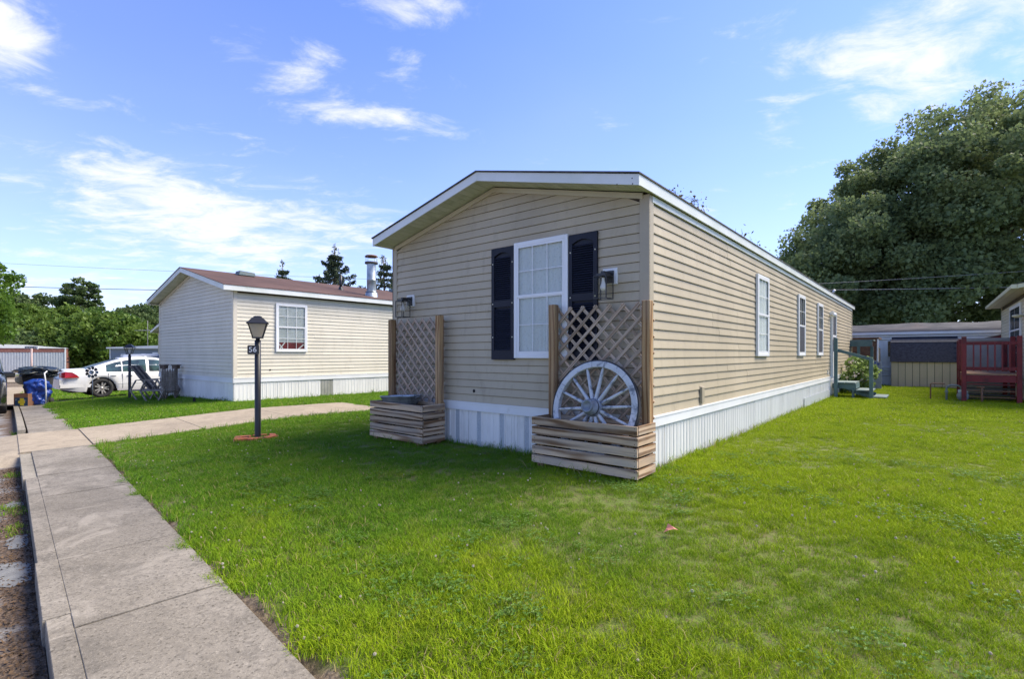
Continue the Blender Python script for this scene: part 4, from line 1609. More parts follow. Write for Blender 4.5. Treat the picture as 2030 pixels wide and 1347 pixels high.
# ------------------------------------------------------------------ steps, rail and shrub at the side door
def steps():
    x, y = H(12.3, 0)
    zg = gzf(x, y)
    root = thing('porch_steps', (x, y, 0), UA, 'teal-grey wooden steps with handrail at the side door', 'steps')
    # local x along the wall, -y out from it
    z_top = .42
    for (xx, yy, zt) in ((.05, -.14, 1.70), (.05, -.98, 1.12)):
        board('post', 'teal', root, (xx, yy, zg - .1), (xx, yy, zt), .088, .088, up=(1, 0, 0))
    board('handrail', 'teal', root, (.105, -.14, 1.36), (.105, -1.02, 1.08), .088, .036)
    for xx in (.14, 1.14):
        b = MB()
        b.prism([(-.60, z_top - .04), (-.04, z_top - .04), (-.04, z_top - .18), (-.36, z_top - .18), (-1.02, zg), (-1.02, .10), (-.60, .10)], xx, xx + .036, 0, Matrix(((0, 1, 0, 0), (1, 0, 0, 0), (0, 0, 1, 0), (0, 0, 0, 1))))
        b.obj('stringer', 'teal', root)
        board('leg', 'teal', root, (xx + .02, -.55, zg - .05), (xx + .02, -.55, z_top - .19), .088, .06, up=(1, 0, 0))
    for (y0, y1, z) in ((-.10, -.34, z_top), (-.355, -.60, z_top), (-.62, -1.00, .215), (-1.02, -1.32, .045)):
        board('tread', 'teal_top', root, (.08, (y0 + y1) / 2, z - .015), (1.24, (y0 + y1) / 2, z - .015), abs(y1 - y0), .036, up=(0, 1, 0))
    MB().box(.10, 1.22, -1.31, -1.03, zg - .03, .02).obj('bottom_step', 'teal', root)
    MB().box(.16, 1.15, -.615, -.60, .24, z_top - .04).obj('riser', 'teal', root)


steps()


# ------------------------------------------------------------------ leaves
def leaf_mesh(name, P, size, mat, nrm=None, aspect=.8, droop=.0, curl=.25, tint=None, parent=None, jitter=.35):
    """P (n,3) leaf centres; each leaf a folded diamond of two triangles"""
    n = len(P)
    if nrm is None:
        nrm = rng.normal(size=(n, 3))
        nrm[:, 2] = np.abs(nrm[:, 2]) * .9 + .15
    nrm = nrm / np.linalg.norm(nrm, axis=1)[:, None]
    a = rng.normal(size=(n, 3))
    t = np.cross(nrm, a)
    t /= np.linalg.norm(t, axis=1)[:, None] + 1e-9
    s = np.cross(nrm, t)
    sz = size * (1 + jitter * rng.normal(size=n)).clip(.4, 1.9)
    t, s2 = t * sz[:, None], s * (sz * aspect * .5)[:, None]
    vs = np.empty((n, 4, 3))
    vs[:, 0] = P - t * .5
    vs[:, 1] = P + s2 + nrm * (sz * curl * .3)[:, None]
    vs[:, 2] = P + t * .5 - np.array([0, 0, 1]) * (sz * droop)[:, None]
    vs[:, 3] = P - s2 + nrm * (sz * curl * .3)[:, None]
    me = bpy.data.meshes.new(name)
    me.vertices.add(n * 4)
    me.vertices.foreach_set('co', vs.reshape(-1))
    b = np.arange(n) * 4
    idx = np.stack([b, b + 1, b + 2, b, b + 2, b + 3], 1).reshape(-1)
    me.loops.add(n * 6)
    me.loops.foreach_set('vertex_index', idx.astype(np.int32))
    me.polygons.add(n * 2)
    me.polygons.foreach_set('loop_start', (np.arange(n * 2) * 3).astype(np.int32))
    me.polygons.foreach_set('loop_total', np.full(n * 2, 3, dtype=np.int32))
    me.materials.append(MT[mat])
    me.update(calc_edges=True)
    at_ = me.attributes.new('tint', 'FLOAT', 'POINT')
    if tint is None:
        tint = rng.random(n)
    at_.data.foreach_set('value', np.repeat(tint, 4).astype(np.float32))
    return place(name, me, parent)


def clumps(n, c, rad, shell=.6, low=-1., seed=0):
    """n clump centres in an ellipsoid, most near its skin"""
    d = rng.normal(size=(n * 4, 3))
    d /= np.linalg.norm(d, axis=1)[:, None]
    d = d[d[:, 2] > low][:n]
    r = np.where(rng.random(len(d)) < shell, rng.uniform(.82, 1.0, len(d)), rng.uniform(.25, .85, len(d)))
    bumpy = 1 + .10 * np.sin(d[:, 0] * 5 + seed) * np.cos(d[:, 2] * 6 + seed * 2) + .06 * np.sin(d[:, 1] * 11 + seed)
    return np.array(c) + d * (r * bumpy)[:, None] * np.array(rad)


def fill(cl, per, rad, flat=.6):
    k = len(cl)
    m = np.maximum(1, (per * rng.uniform(.5, 1.5, k)).astype(int))
    cc = np.repeat(cl, m, axis=0)
    rr = np.repeat(rad * rng.uniform(.65, 1.35, k), m)
    d = rng.normal(size=(len(cc), 3))
    d /= np.linalg.norm(d, axis=1)[:, None]
    d *= (rng.random(len(cc)) ** .45)[:, None]
    d[:, 2] *= flat
    tb = np.repeat(rng.random(k), m)
    return cc + d * rr[:, None], (.6 * tb + .4 * rng.random(len(cc)))


def limbs(root, base, crown_c, targets, r0, mat='bark', split=.35):
    mb = MB()
    base = Vector(base)
    top = Vector(crown_c)
    fork = base.lerp(top, split)
    fork.x += random.uniform(-.2, .2)
    mb.tube([base - Vector((0, 0, .3)), base + Vector((0, 0, .2)), base.lerp(fork, .5), fork, fork.lerp(top, .6), top], [r0 * 1.35, r0 * 1.05, r0 * .9, r0 * .8, r0 * .45, r0 * .15], 10)
    for t in targets:
        t = Vector(t)
        s = fork.lerp(top, random.uniform(0, .5))
        m1 = s.lerp(t, .45) + Vector((random.uniform(-.3, .3), random.uniform(-.3, .3), random.uniform(.1, .5)))
        mb.tube([s, m1, t], [r0 * .38, r0 * .2, r0 * .05], 6, caps=False)
    return mb.obj('trunk', mat, root)


def broadleaf(name, label, cat, base, h, rad, mat, n_cl, per, clr, size, group=None, crown_low=.25, shell=.65, r0=.25, lobes=(), low=-.6, nlimb=10, aspect=.85, droop=.15):
    root = thing(name, base, 0, label, cat, group)
    cz = h - rad[2]
    cl = clumps(n_cl, (0, 0, cz), rad, shell, low, seed=random.random() * 9)
    for (c, r_, n_) in lobes:
        cl = np.vstack([cl, clumps(n_, c, r_, shell, -.8, seed=random.random() * 9)])
    cl = cl[cl[:, 2] > h * crown_low]
    P, tint = fill(cl, per, clr, .8)
    leaf_mesh('crown', P, size, mat, tint=tint, parent=root, aspect=aspect, droop=droop)
    tg = cl[rng.integers(0, len(cl), nlimb)]
    limbs(root, (0, 0, 0), (0, 0, cz + rad[2] * .4), [tuple(t) for t in tg], r0)
    return root


# big maple behind the back trailer
bY = 31.
bp = on_ground(1965, bY)
big = broadleaf('maple_tree', 'huge dense green maple filling the right of the sky behind the long white trailer', 'tree', bp, 16.6, (9.8, 9.0, 7.6), 'maple', 470, 340, .98, .172,
                crown_low=.11, shell=.62, r0=.55, nlimb=26, low=-.75,
                lobes=(((-8.7, 0, 5.4), (4.3, 5.0, 4.0), 150), ((-6.2, -1.5, 8.0), (5.0, 5, 5.0), 120), ((-4, -2, 4.2), (7, 5, 3.4), 110), ((7, 0, 6.), (7, 6, 5.5), 90), ((-3.0, -1, 11.4), (4.4, 4.5, 4.0), 80)))
# sparse tree whose twig tips show above the tan roof
tp = on_ground(1400, 27.)
sp = thing('sparse_tree', tp, 0, 'nearly bare twigs with few leaves rising above the tan roof edge', 'tree')
mb = MB()
TP = []
mb.tube([(0, 0, -.2), (0, 0, 3), (.2, 0, 6.0)], [.16, .12, .06], 8)
for (px, py) in ((1326, 380), (1338, 377), (1352, 392), (1376, 392), (1383, 394), (1390, 418), (1396, 416), (1458, 463), (1472, 462), (1478, 472), (1492, 480), (1502, 488), (1515, 497)):
    e = at(px, py, 27.) - tp
    b0 = Vector((e.x * .35, 0, 4.6 + .2 * random.random()))
    m1 = Vector((e.x * .75, random.uniform(-.3, .3), e.z - 1.6))
    mb.tube([b0, m1, e], [.05, .03, .012], 5, caps=False)
    for k in range(26):
        q = m1.lerp(e, random.uniform(.35, 1.05))
        TP.append((q.x + random.gauss(0, .22), q.y + random.gauss(0, .2), q.z + random.gauss(0, .14)))
    for k in range(6):
        q = m1.lerp(e, random.uniform(.5, 1.0))
        mb.tube([q, q + Vector((random.gauss(0, .3), random.gauss(0, .2), random.uniform(.0, .3)))], [.012, .006], 4, caps=False)
mb.obj('trunk', 'bark', sp)
leaf_mesh('crown', np.array(TP), .13, 'twigleaf', parent=sp)


# spruces behind the neighbour
def spruce(label, base, h, rad, n_whorl, per, size, mat='needle', bare=False, wob=.0):
    root = thing('spruce_tree', base, 0, label, 'tree')
    mb = MB()
    mb.tube([(0, 0, -.3), (0, 0, h * .5), (wob * .3, 0, h)], [h * .022, h * .014, .02], 8)
    P = []
    for w in range(n_whorl):
        f = w / n_whorl
        z = h * (.30 + .66 * f)
        r = rad * (1 - f) ** 1.0 + .12
        nb = 6 if not bare else 5
        off = random.random() * 6
        for k in range(nb):
            a = off + 2 * PI * k / nb + random.gauss(0, .2)
            L_ = r * random.uniform(.55, 1.15)
            tip = Vector((L_ * math.cos(a), L_ * math.sin(a), z - L_ * .12 + random.gauss(0, .12)))
            mid = Vector((L_ * .55 * math.cos(a), L_ * .55 * math.sin(a), z - L_ * (.28 if not bare else -.05)))
            mb.tube([(0, 0, z), mid, tip], [.045 if bare else .03, .03 if bare else .02, .01], 4, caps=False)
            for q in range(per):
                t = random.random() ** .7
                c = Vector((0, 0, z)).lerp(mid, t * 2) if t < .5 else mid.lerp(tip, t * 2 - 1)
                wd = .07 + .09 * (1 - t)
                P.append((c.x + random.gauss(0, wd), c.y + random.gauss(0, wd), c.z - abs(random.gauss(0, .13)) * (1 if not bare else .6) + .05))
    for q in range(60):
        t = random.random()
        w_ = .05 + .22 * (1 - t)
        P.append((wob * .3 + random.gauss(0, w_), random.gauss(0, w_), h * (.86 + .15 * t)))
    mb.obj('trunk', 'bark', root)
    P = np.array(P)
    nr = rng.normal(size=P.shape)
    nr[:, 2] *= .35
    leaf_mesh('crown', P, size, mat, nrm=nr, parent=root, aspect=.33, droop=.35)
    return root


spruce('pointed dark spruce standing above the red-brown roof', on_ground(664, 40), CAMZ + (702 - 492) * .040 + .75, 5.6, 15, 130, .22)
spruce('small spruce tip peeking over the red-brown roof ridge', on_ground(560, 50), CAMZ + (702 - 534) * .050 + 1.3, 5.0, 13, 100, .24)
spruce('thin half-bare spruce beside the metal flue', on_ground(764, 34), CAMZ + (702 - 516) * .034 + .75, 3.9, 13, 46, .22, bare=True, wob=-.5)

# left tree overhanging from outside the frame
lb = on_ground(-150, 22.)
broadleaf('maple_tree', 'bright green tree reaching in from the left edge', 'tree', lb, 8.3, (2.45, 3.0, 3.6), 'leftleaf', 130, 320, .55, .135, crown_low=.16, shell=.6, r0=.25,
          lobes=(((1.0, 0, 6.2), (1.6, 1.6, .7), 14), ((2.2, 0, 4.35), (1.0, 1.0, .25), 8), ((1.2, -.2, 4.9), (1.5, 1.5, .6), 12), ((1.2, 0, 2.8), (.9, 1.3, 1.0), 12)), low=-.9, nlimb=14)

# woodland belt behind the street
belt = [
    (20, 60, 612, 5.0, 'wood_far', 'dull olive woodland tree at the far left behind the white trailer'),
    (75, 72, 592, 5.2, 'wood_dark', 'rounded dark tree rising behind the woodland left of the tallest tree'),
    (85, 58, 640, 4.6, 'wood_far', 'woodland tree directly behind the blue bag and bin'),
    (125, 54, 668, 3.6, 'wood_far', 'low bushy woodland tree just left of the car boot'),
    (145, 66, 614, 5.2, 'wood_far', 'light green woodland tree left below the tallest tree'),
    (205, 56, 628, 5.4, 'wood_far', 'broad bright woodland tree above the white car'),
    (178, 61, 640, 4.4, 'wood_far', 'leafy tree filling the gap behind the broad bright tree'),
    (262, 70, 622, 4.8, 'wood_dark', 'dark woodland tree behind the distant lamp post'),
    (305, 78, 612, 5.0, 'wood_dark', 'dark tree touching the left eave of the cream home'),
    (350, 90, 620, 5.5, 'wood_dark', 'dark tree mostly hidden by the cream home'),
    (40, 52, 668, 3.4, 'wood_dark', 'low dark bush behind the white trailer roof'),
    (235, 62, 655, 3.8, 'wood_far', 'low tree behind the slate blue home'),
    (-60, 58, 600, 5.5, 'wood_far', 'tree beyond the left edge of the woodland'),
]
for (px, Y, py, rad, mt, lab) in belt:
    b_ = on_ground(px, Y)
    h = (CAMZ + (702 - py) * Y / 1000 - b_.z) * 1.07
    broadleaf('woodland_tree', lab, 'tree', b_, h, (rad, rad, h * .52), mt, 190, 130, .80, .27, group='trees in the woodland belt', crown_low=.04, shell=.8, r0=.2, low=-.95, nlimb=5)
# tallest, thin and airy
b_ = on_ground(150, 68)
h = CAMZ + (702 - 556) * .068 - b_.z
tt = thing('woodland_tree', b_, 0, 'tallest airy tree with pale trunk standing out of the woodland', 'tree', 'trees in the woodland belt')
cl = np.vstack([clumps(64, (.2, 0, h * .78), (2.9, 2.4, 2.5), .5, -1), clumps(16, (1.9, 0, h * .62), (1.6, 1.6, 1.6), .5, -1), clumps(12, (-1.4, 0, h * .62), (1.0, 1.2, 1.6), .5, -1), clumps(14, (4.6, 0, h * .53), (1.6, 1.5, 1.3), .5, -1), clumps(9, (7.2, 0, h * .45), (1.4, 1.2, .6), .5, -1)])
P, tint = fill(cl, 95, .62)
leaf_mesh('crown', P, .30, 'wood_dark', tint=tint, parent=tt)
limbs(tt, (-.6, 0, 0), (.2, 0, h * .93), [tuple(t) for t in cl[rng.integers(0, 40, 12)]], .17, 'bark_pale')


# ------------------------------------------------------------------ shrub by the steps
def shrub(label, base, h, r, n, size, mat, flowers=0):
    root = thing('shrub', base, 0, label, 'shrub')
    cl = clumps(n, (0, 0, h * .5), (r, r * .8, h * .5), .7, -.8)
    P, tint = fill(cl, 60, h * .16, .8)
    leaf_mesh('foliage', P, size, mat, tint=tint, parent=root)
    mb = MB()
    for k in range(9):
        t = cl[rng.integers(0, len(cl))]
        mb.tube([(random.gauss(0, .05), random.gauss(0, .05), -.1), (t[0] * .4, t[1] * .4, t[2] * .5), tuple(t)], [.02, .014, .006], 5, caps=False)
    mb.obj('stem', 'bark', root)
    if flowers:
        F = clumps(flowers, (-.25, -.3, h * .55), (r * .6, r * .7, h * .40), .9, -.5)
        leaf_mesh('blossom', np.repeat(F, 5, axis=0) + rng.normal(scale=.035, size=(len(F) * 5, 3)), .07, 'clover_white', parent=root)
    return root


shrub('bushy light green shrub with a few white blossoms behind the teal steps', on_ground(1693, 16.3), 1.12, .62, 60, .085, 'shrub', 16)


# ------------------------------------------------------------------ back row: trailer, sheds, frame, panel
def box_root(name, u, v, label, cat, z=None):
    x, y = H(u, v)
    return thing(name, (x, y, gzf(x, y) if z is None else z), UA, label, cat)


tr = box_root('old_trailer', 20.7, -2.2, 'long old white trailer with sagging grey roof across the back yard', 'trailer', -.08)
# local y from -3.4 (viewer right) to 3.4 (left); front at x=0
TW = 3.6
b = MB().box(0, 3.0, -TW, TW, .0, 2.18)
b.obj('wall', 'trailer_white', tr)
me_ = MB().box(-.012, 0, .0, .155, .62, 1.88).box(-.020, -.012, .0, .012, .62, 1.88).mesh('wall_sheet', 'trailer_white')
yy = -TW
while yy < TW - .1:
    place('wall_sheet', me_, tr, (0, yy, 0))
    yy += .158
me_ = MB().box(-.018, 0, 0, .09, 0, .46).box(-.008, 0, .09, .13, 0, .46).mesh('skirt_sheet', 'trailer_white')
yy = -TW
while yy < TW - .1:
    place('skirt_sheet', me_, tr, (0, yy, -.06))
    yy += .135
for k in range(4):
    MB().prism([(-.014, 0), (-.040, .02), (-.040, .07), (-.014, .09)], -TW, TW, 0).obj('ribbed_band', 'trailer_white', tr, (0, 0, .42 + k * .10))
for k, z in enumerate((1.89, 1.99, 2.08)):
    MB().prism([(-.014, 0), (-.05 - .012 * k, .015), (-.05 - .012 * k, .08), (-.014, .095)], -TW - .02, TW + .02).obj('ribbed_band', 'trailer_white', tr, (0, 0, z))
# sagging roof sheet
vs, fs = [], []
NI = 40
for i in range(NI + 1):
    y_ = -TW - .1 + (2 * TW + .2) * i / NI
    sag = .018 * math.sin(i * .35) + .012 * math.sin(i * .9)
    k_ = 1 - max(0, (-y_ - 2.1) / 1.6) * .55
    for (x_, z_) in ((-.09, 2.16), (-.10, 2.20), (.5, 2.36 + sag * .3), (1.35, 2.20 + (.40 + sag) * k_), (2.2, 2.34), (3.1, 2.15)):
        vs.append((x_, y_, z_))
for i in range(NI):
    for k in range(5):
        fs.append((i * 6 + k, i * 6 + k + 1, (i + 1) * 6 + k + 1, (i + 1) * 6 + k))
MB().add(vs, fs, 0, True).obj('roof', 'old_roof', tr)
MB().box(-.045, -.02, .80, 1.30, 1.20, 1.86).box(-.05, -.045, .82, 1.28, 1.22, 1.84, 1).obj('window', ['trailer_white', 'glass_dark'], tr)
MB().box(-.03, -.0125, .98, 1.03, .62, 1.88).obj('drain_pipe', 'meter', tr)
MB().box(-.135, -.10, -TW - .1, TW + .1, 2.10, 2.20).obj('roof_edge', 'white_new', tr)
MB().box(-.05, -.021, -1.0, .45, 1.83, 1.93).obj('patch_board', 'white', tr)

# tan shed with gambrel shingle roof
sh = box_root('tan_shed', 19.75, -2.05, 'low tan panelled shed with steep blue-black shingle roof', 'shed', -.07)
SWd = .98
b = MB().box(.03, 1.9, -SWd, SWd, .06, 1.05)
b.obj('wall', 'shadow_backing', sh)  # dark backing paints the shade in the panel grooves
for k in range(9):
    w_ = 2 * SWd / 9
    MB().box(0, .03, -SWd + k * w_ + .007, -SWd + (k + 1) * w_ - .007, .05, 1.04).obj('panel', 'shed_tan', sh)
MB().box(-.01, 1.9, -SWd - .01, SWd + .01, -.10, .05).obj('base_board', 'grey_wood', sh)
MB().prism([(-.05, 1.03), (.42, 1.76), (.95, 2.0), (1.5, 1.76), (1.95, 1.03)], -SWd - .02, SWd + .02).obj('roof', 'shed_roof', sh)
sl = math.atan2(.47, .73)
for k in range(8):
    for j in range(7):
        ww_ = (2 * SWd + .08) / 7
        y0 = -SWd - .04 + j * ww_ + (ww_ / 2 if k % 2 else 0)
        y1 = min(y0 + ww_ - .004, SWd + .04)
        d = .0 + k * .108
        x0 = -.07 + d * math.sin(sl)
        z0 = 1.005 + d * math.cos(sl)
        pz = MB().box(0, .014 + .003 * ((j * 7 + k * 3) % 3), 0, y1 - y0, 0, .118).obj('shingle', 'shed_roof', sh)
        pz.matrix_local = Matrix.Translation((x0 - .012, y0, z0)) @ Matrix.Rotation(sl, 4, 'Y')
for k in range(2):
    pz = MB().box(0, .016, -SWd - .04, SWd + .04, 0, .15).obj('shingle_course', 'shed_roof', sh)
    a2 = math.atan2(.53, .24)
    pz.matrix_local = Matrix.Translation((.40 + k * .125, 0, 1.765 + k * .057)) @ Matrix.Rotation(a2, 4, 'Y')

# brown shingled shed by the house end with its white edge board
bs = box_root('brown_shed', 18.3, -.10, 'dark brown shingled lean-to shed with white edge board behind the shrub', 'shed', -.07)
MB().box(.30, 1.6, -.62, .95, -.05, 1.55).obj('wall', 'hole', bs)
for k in range(13):
    z = .35 + k * .118
    x_ = .0 + (z - .0) * .20
    MB().box(0, .02, -.60, .95, 0, .125).obj('shingle_course', 'brown_shingle', bs, (x_ - .12, 0, z), (0, R(11), 0))
MB().bar((-.14, -.63, -.05), (.26, -.63, 1.93), .07, .05).obj('edge_board', 'white', bs)
MB().box(.20, 1.7, -.66, .95, 1.88, 1.94).obj('roof', 'brown_shingle', bs)
MB().box(-.02, .02, -.28, -.10, 1.15, 1.62).obj('orange_panel', 'orange', bs, (.1, 0, 0), (0, R(11), 0))
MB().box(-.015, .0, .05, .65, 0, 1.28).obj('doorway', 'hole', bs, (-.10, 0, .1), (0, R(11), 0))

tf = box_root('timber_pergola', 16.9, -.25, 'teal timber frame with flat beam standing beyond the house end', 'pergola', -.07)
MB().box(0, .09, -.42, .80, 1.58, 1.78).obj('beam', 'teal', tf)
MB().box(.02, .75, -.46, .82, 1.781, 1.82).obj('top_board', 'teal_top', tf)
for (x_, y_) in ((.045, -.02), (.70, -.36)):
    board('post', 'teal', tf, (x_, y_, -.1), (x_, y_, 1.58), .088, .088, up=(1, 0, 0))
lp = box_root('patterned_panel', 17.35, -.55, 'tilted grey-blue panel with a blue printed border leaning behind the shrub', 'panel', -.07)
b = MB().prism([(-.36, 0), (.36, 0), (.36, 1.0), (-.36, 1.28)], 0, .03, 0, Matrix.Rotation(-PI / 2, 4, 'Z'))
b.obj('panel', M('grey_blue_panel', (.20, .23, .31), (.24, .27, .34), 4, .7), lp)
b = MB()
for k in range(6):
    y_ = -.27 + k * .11
    b.box(-.006, -.001, y_ - .035, y_ + .035, 1.0 + y_ * .38 + .02, 1.0 + y_ * .38 + .09)
b.obj('printed_border', 'bag_blue', lp)
bt = box_root('blue_bag', 17.4, .12, 'dark blue sack hanging beside the house end', 'sack', -.07)
MB().lathe([(.001, .55), (.18, .6), (.22, .8), (.20, 1.1), (.12, 1.3), (.05, 1.36), (.001, 1.36)], 14).obj('sack', M('dark_blue_cloth', (.01, .014, .04), None, 4, .8), bt)

# little shed with red roof trim beyond the right home
rs = box_root('red_roof_shed', 19.9, -4.35, 'small tan shed with peeling red sloping roof edge behind the deck', 'shed', -.08)
MB().box(0.05, 1.6, -1.0, .62, 0, 1.5).obj('wall', 'shed_tan', rs)
for k in range(7):
    MB().box(.02, .05, -1.0 + k * .23 + .004, -1.0 + (k + 1) * .23 - .004, 0, 1.66 + .0 * k).obj('panel', 'shed_tan', rs)
MB().box(.005, .045, .02, .16, .2, 1.7).obj('red_post', 'red', rs)
MB().bar((-.05, .98, 1.70), (-.05, -1.1, 2.28), .10, .03).obj('red_fascia', 'red', rs)
MB().add([(-.06, .98, 1.75), (-.06, -1.1, 2.33), (1.7, -1.1, 2.36), (1.7, .98, 1.78), (-.06, .98, 1.79), (-.06, -1.1, 2.37), (1.7, -1.1, 2.40), (1.7, .98, 1.82)], [(0, 1, 2, 3), (4, 5, 6, 7), (0, 1, 5, 4), (0, 3, 7, 4)]).obj('roof', 'old_roof', rs)

# grey resin cabinet behind the deck
rc = box_root('storage_cabinet', 16.6, -3.62, 'tall grey resin storage cabinet behind the deck rails', 'cabinet', -.06)
MB().box(0, .8, -.52, .52, 0, 1.72).obj('cabinet_body', 'resin', rc)
MB().box(-.03, .82, -.55, .55, 1.72, 1.80).obj('lid', 'resin', rc)
for s_ in (-1, 1):
    b = MB().box(-.025, -.001, min(s_ * .01, s_ * .48), max(s_ * .01, s_ * .48), .05, 1.66)
    d_ = b.obj('door', 'resin', rc)
    for (z0, z1) in ((.12, .55), (.62, 1.05), (1.12, 1.55)):
        MB().box(-.033, -.0255, min(s_ * .06, s_ * .43), max(s_ * .06, s_ * .43), z0, z1).obj('door_panel', 'resin', d_)


# ------------------------------------------------------------------ red deck
dk = box_root('red_deck', 12.95, -4.0, 'raised dark red wooden deck with balusters at the right edge', 'deck', 0)
ZG = -.07
# local x runs away (u), y towards the viewer's left; front rail at x=0
for (x_, y_, zt) in ((0, 0.02, 1.70), (0, 1.06, 1.70), (1.9, 1.06, 1.68), (3.2, 1.06, 1.66), (1.35, 0.02, 1.72), (3.2, .02, 1.6)):
    board('post', 'red', dk, (x_, y_, ZG - .1), (x_, y_, zt), .10, .10, up=(1, 0, 0), bev=.008)
board('rail', 'red', dk, (0, .07, 1.52), (0, 1.01, 1.52), .085, .04)
board('rail', 'red', dk, (0, .07, .86), (0, 1.01, .86), .085, .04)
for k in range(6):
    y_ = .20 + k * .135
    board('baluster', 'red', dk, (-.035, y_, .80), (-.035, y_, 1.55), .032, .03, up=(1, 0, 0), bev=0)
for z in (1.50, .86):
    board('rail', 'red', dk, (.06, 1.06, z), (1.84, 1.06, z), .085, .04)
    board('rail', 'red', dk, (1.96, 1.06, z), (3.14, 1.06, z), .085, .04)
for k in range(20):
    x_ = .20 + k * .15
    if abs(x_ - 1.9) > .08:
        board('baluster', 'red', dk, (x_, 1.095, .80), (x_, 1.095, 1.53), .032, .03, up=(0, 1, 0), bev=0)
board('deck_beam', 'red', dk, (0, .07, .60), (0, 1.01, .60), .18, .05)
board('deck_beam', 'red', dk, (.06, 1.06, .60), (3.15, 1.06, .60), .18, .05)
for k in range(22):
    x_ = -.02 + k * .146
    MB().box(x_, x_ + .138, .0, 1.08, .70, .728).obj('deck_board', 'deck', dk)
for z in (.45, .28, .12):
    board('lower_rail', 'red' if z > .4 else 'rust', dk, (.02, .08, z), (.02, 1.0, z), .03, .03)
for (x_, z) in ((.45, .30), (.65, .12), (.85, -.02)):
    MB().box(x_, x_ + .2, .05, 1.0, z + .0, z + .04).obj('inner_step', 'black', dk)

# gas meter and pipes
gm = box_root('gas_meter', 13.05, -2.72, 'grey gas meter on bent rusty pipes in front of the red deck', 'gas meter', 0)
MB().tube([(0, .13, -.2), (0, .13, .30), (0, .11, .36), (0, .04, .40), (0, -.10, .40), (0, -.16, .36), (0, -.17, .28)], .024, 8).obj('pipe', 'meter', gm)
MB().lathe([(.05, -.07), (.05, -.02), (.03, 0)], 10, mat=Matrix.Translation((0, .13, 0))).lathe([(.035, 0), (.045, .02), (.035, .04)], 10, mat=Matrix.Translation((0, .13, .20))).obj('valve', 'meter', gm)
mm_ = Matrix.Translation((-.02, -.20, .12)) @ Matrix.Rotation(R(90), 4, 'Y')
MB().lathe([(.001, -.085), (.10, -.085), (.125, -.06), (.13, 0), (.125, .06), (.10, .085), (.001, .085)], 18, mat=mm_).obj('meter_body', 'meter', gm)
MB().box(-.07, .05, -.30, -.10, .22, .29).obj('meter_head', 'galv', gm)
pp = box_root('pipe_stand', 13.1, -2.26, 'thin rusty upright pipe with a crossbar left of the gas meter', 'pipe', 0)
MB().tube([(0, 0, -.2), (0, 0, .40), (0, -.02, .43), (0, -.30, .43)], .018, 7).obj('pipe', 'rust', pp)
pp = box_root('pipe_stand', 12.8, -3.28, 'short rusty pipe with a T top under the red deck', 'pipe', 0)
MB().tube([(0, 0, -.2), (0, 0, .36)], .024, 7).tube([(0, .10, .38), (0, -.05, .38)], .026, 7).obj('pipe', 'rust', pp)

# ------------------------------------------------------------------ overhead cables
def cable(label, p, q, sag, r, mat):
    p, q = Vector(p), Vector(q)
    pts = []
    for i in range(41):
        t = i / 40
        v = p.lerp(q, t)
        v.z -= sag * 4 * t * (1 - t)
        pts.append(v)
    tag(MB().tube(pts, r, 5).obj('power_cable', mat), label, 'cable', 'overhead cables')


cable('thin upper cable crossing the clouds left of the cream home', at(-300, 505, 55), at(1100, 566, 42), .25, .013, 'cable_pale')
cable('thick dark lower cable passing behind the cream home gable', at(-300, 556, 46), at(1100, 575, 44), .5, .028, 'cable')
cable('upper pale cable rising across the big maple', at(1300, 578, 25), at(2300, 518, 24), .12, .011, 'cable_pale')
cable('lower pale cable level across the big maple', at(1200, 577, 25), at(2300, 563, 24), .10, .016, 'cable_pale')


# ------------------------------------------------------------------ vehicles
def wheel_mesh(r, w, spokes=5):
    ax = Matrix.Rotation(R(90), 4, 'X')     # lathe z -> -y (outer side)
    t = MB().lathe([(r * .66, -w / 2), (r * .9, -w / 2), (r, -w * .36), (r, w * .36), (r * .93, w / 2), (r * .70, w / 2), (r * .66, w * .36)], 30, mat=ax).mesh('tyre', 'tyre')
    m = MB().lathe([(r * .66, -w * .4), (r * .68, w * .44), (r * .63, w * .44), (r * .58, w * .1), (r * .2, w * .05), (.001, w * .05)], 30, 1, mat=ax)
    m.lathe([(r * .16, w * .1), (r * .15, w * .40), (.001, w * .42)], 14, mat=ax)
    for k in range(spokes):
        for q in (-1, 1):
            a = 2 * PI * k / spokes + q * .16
            mt = ax @ Matrix.Rotation(a, 4, 'Z')
            m.box(r * .08, r * .64, -r * .065, r * .065, w * .30, w * .40, 0, mt @ Matrix.Rotation(q * .07, 4, 'Z'))
    return t, m.mesh('rim', ['alloy', 'hole'])


def interp(tab, x):
    return float(np.interp(x, [p[0] for p in tab], [p[1] for p in tab]))


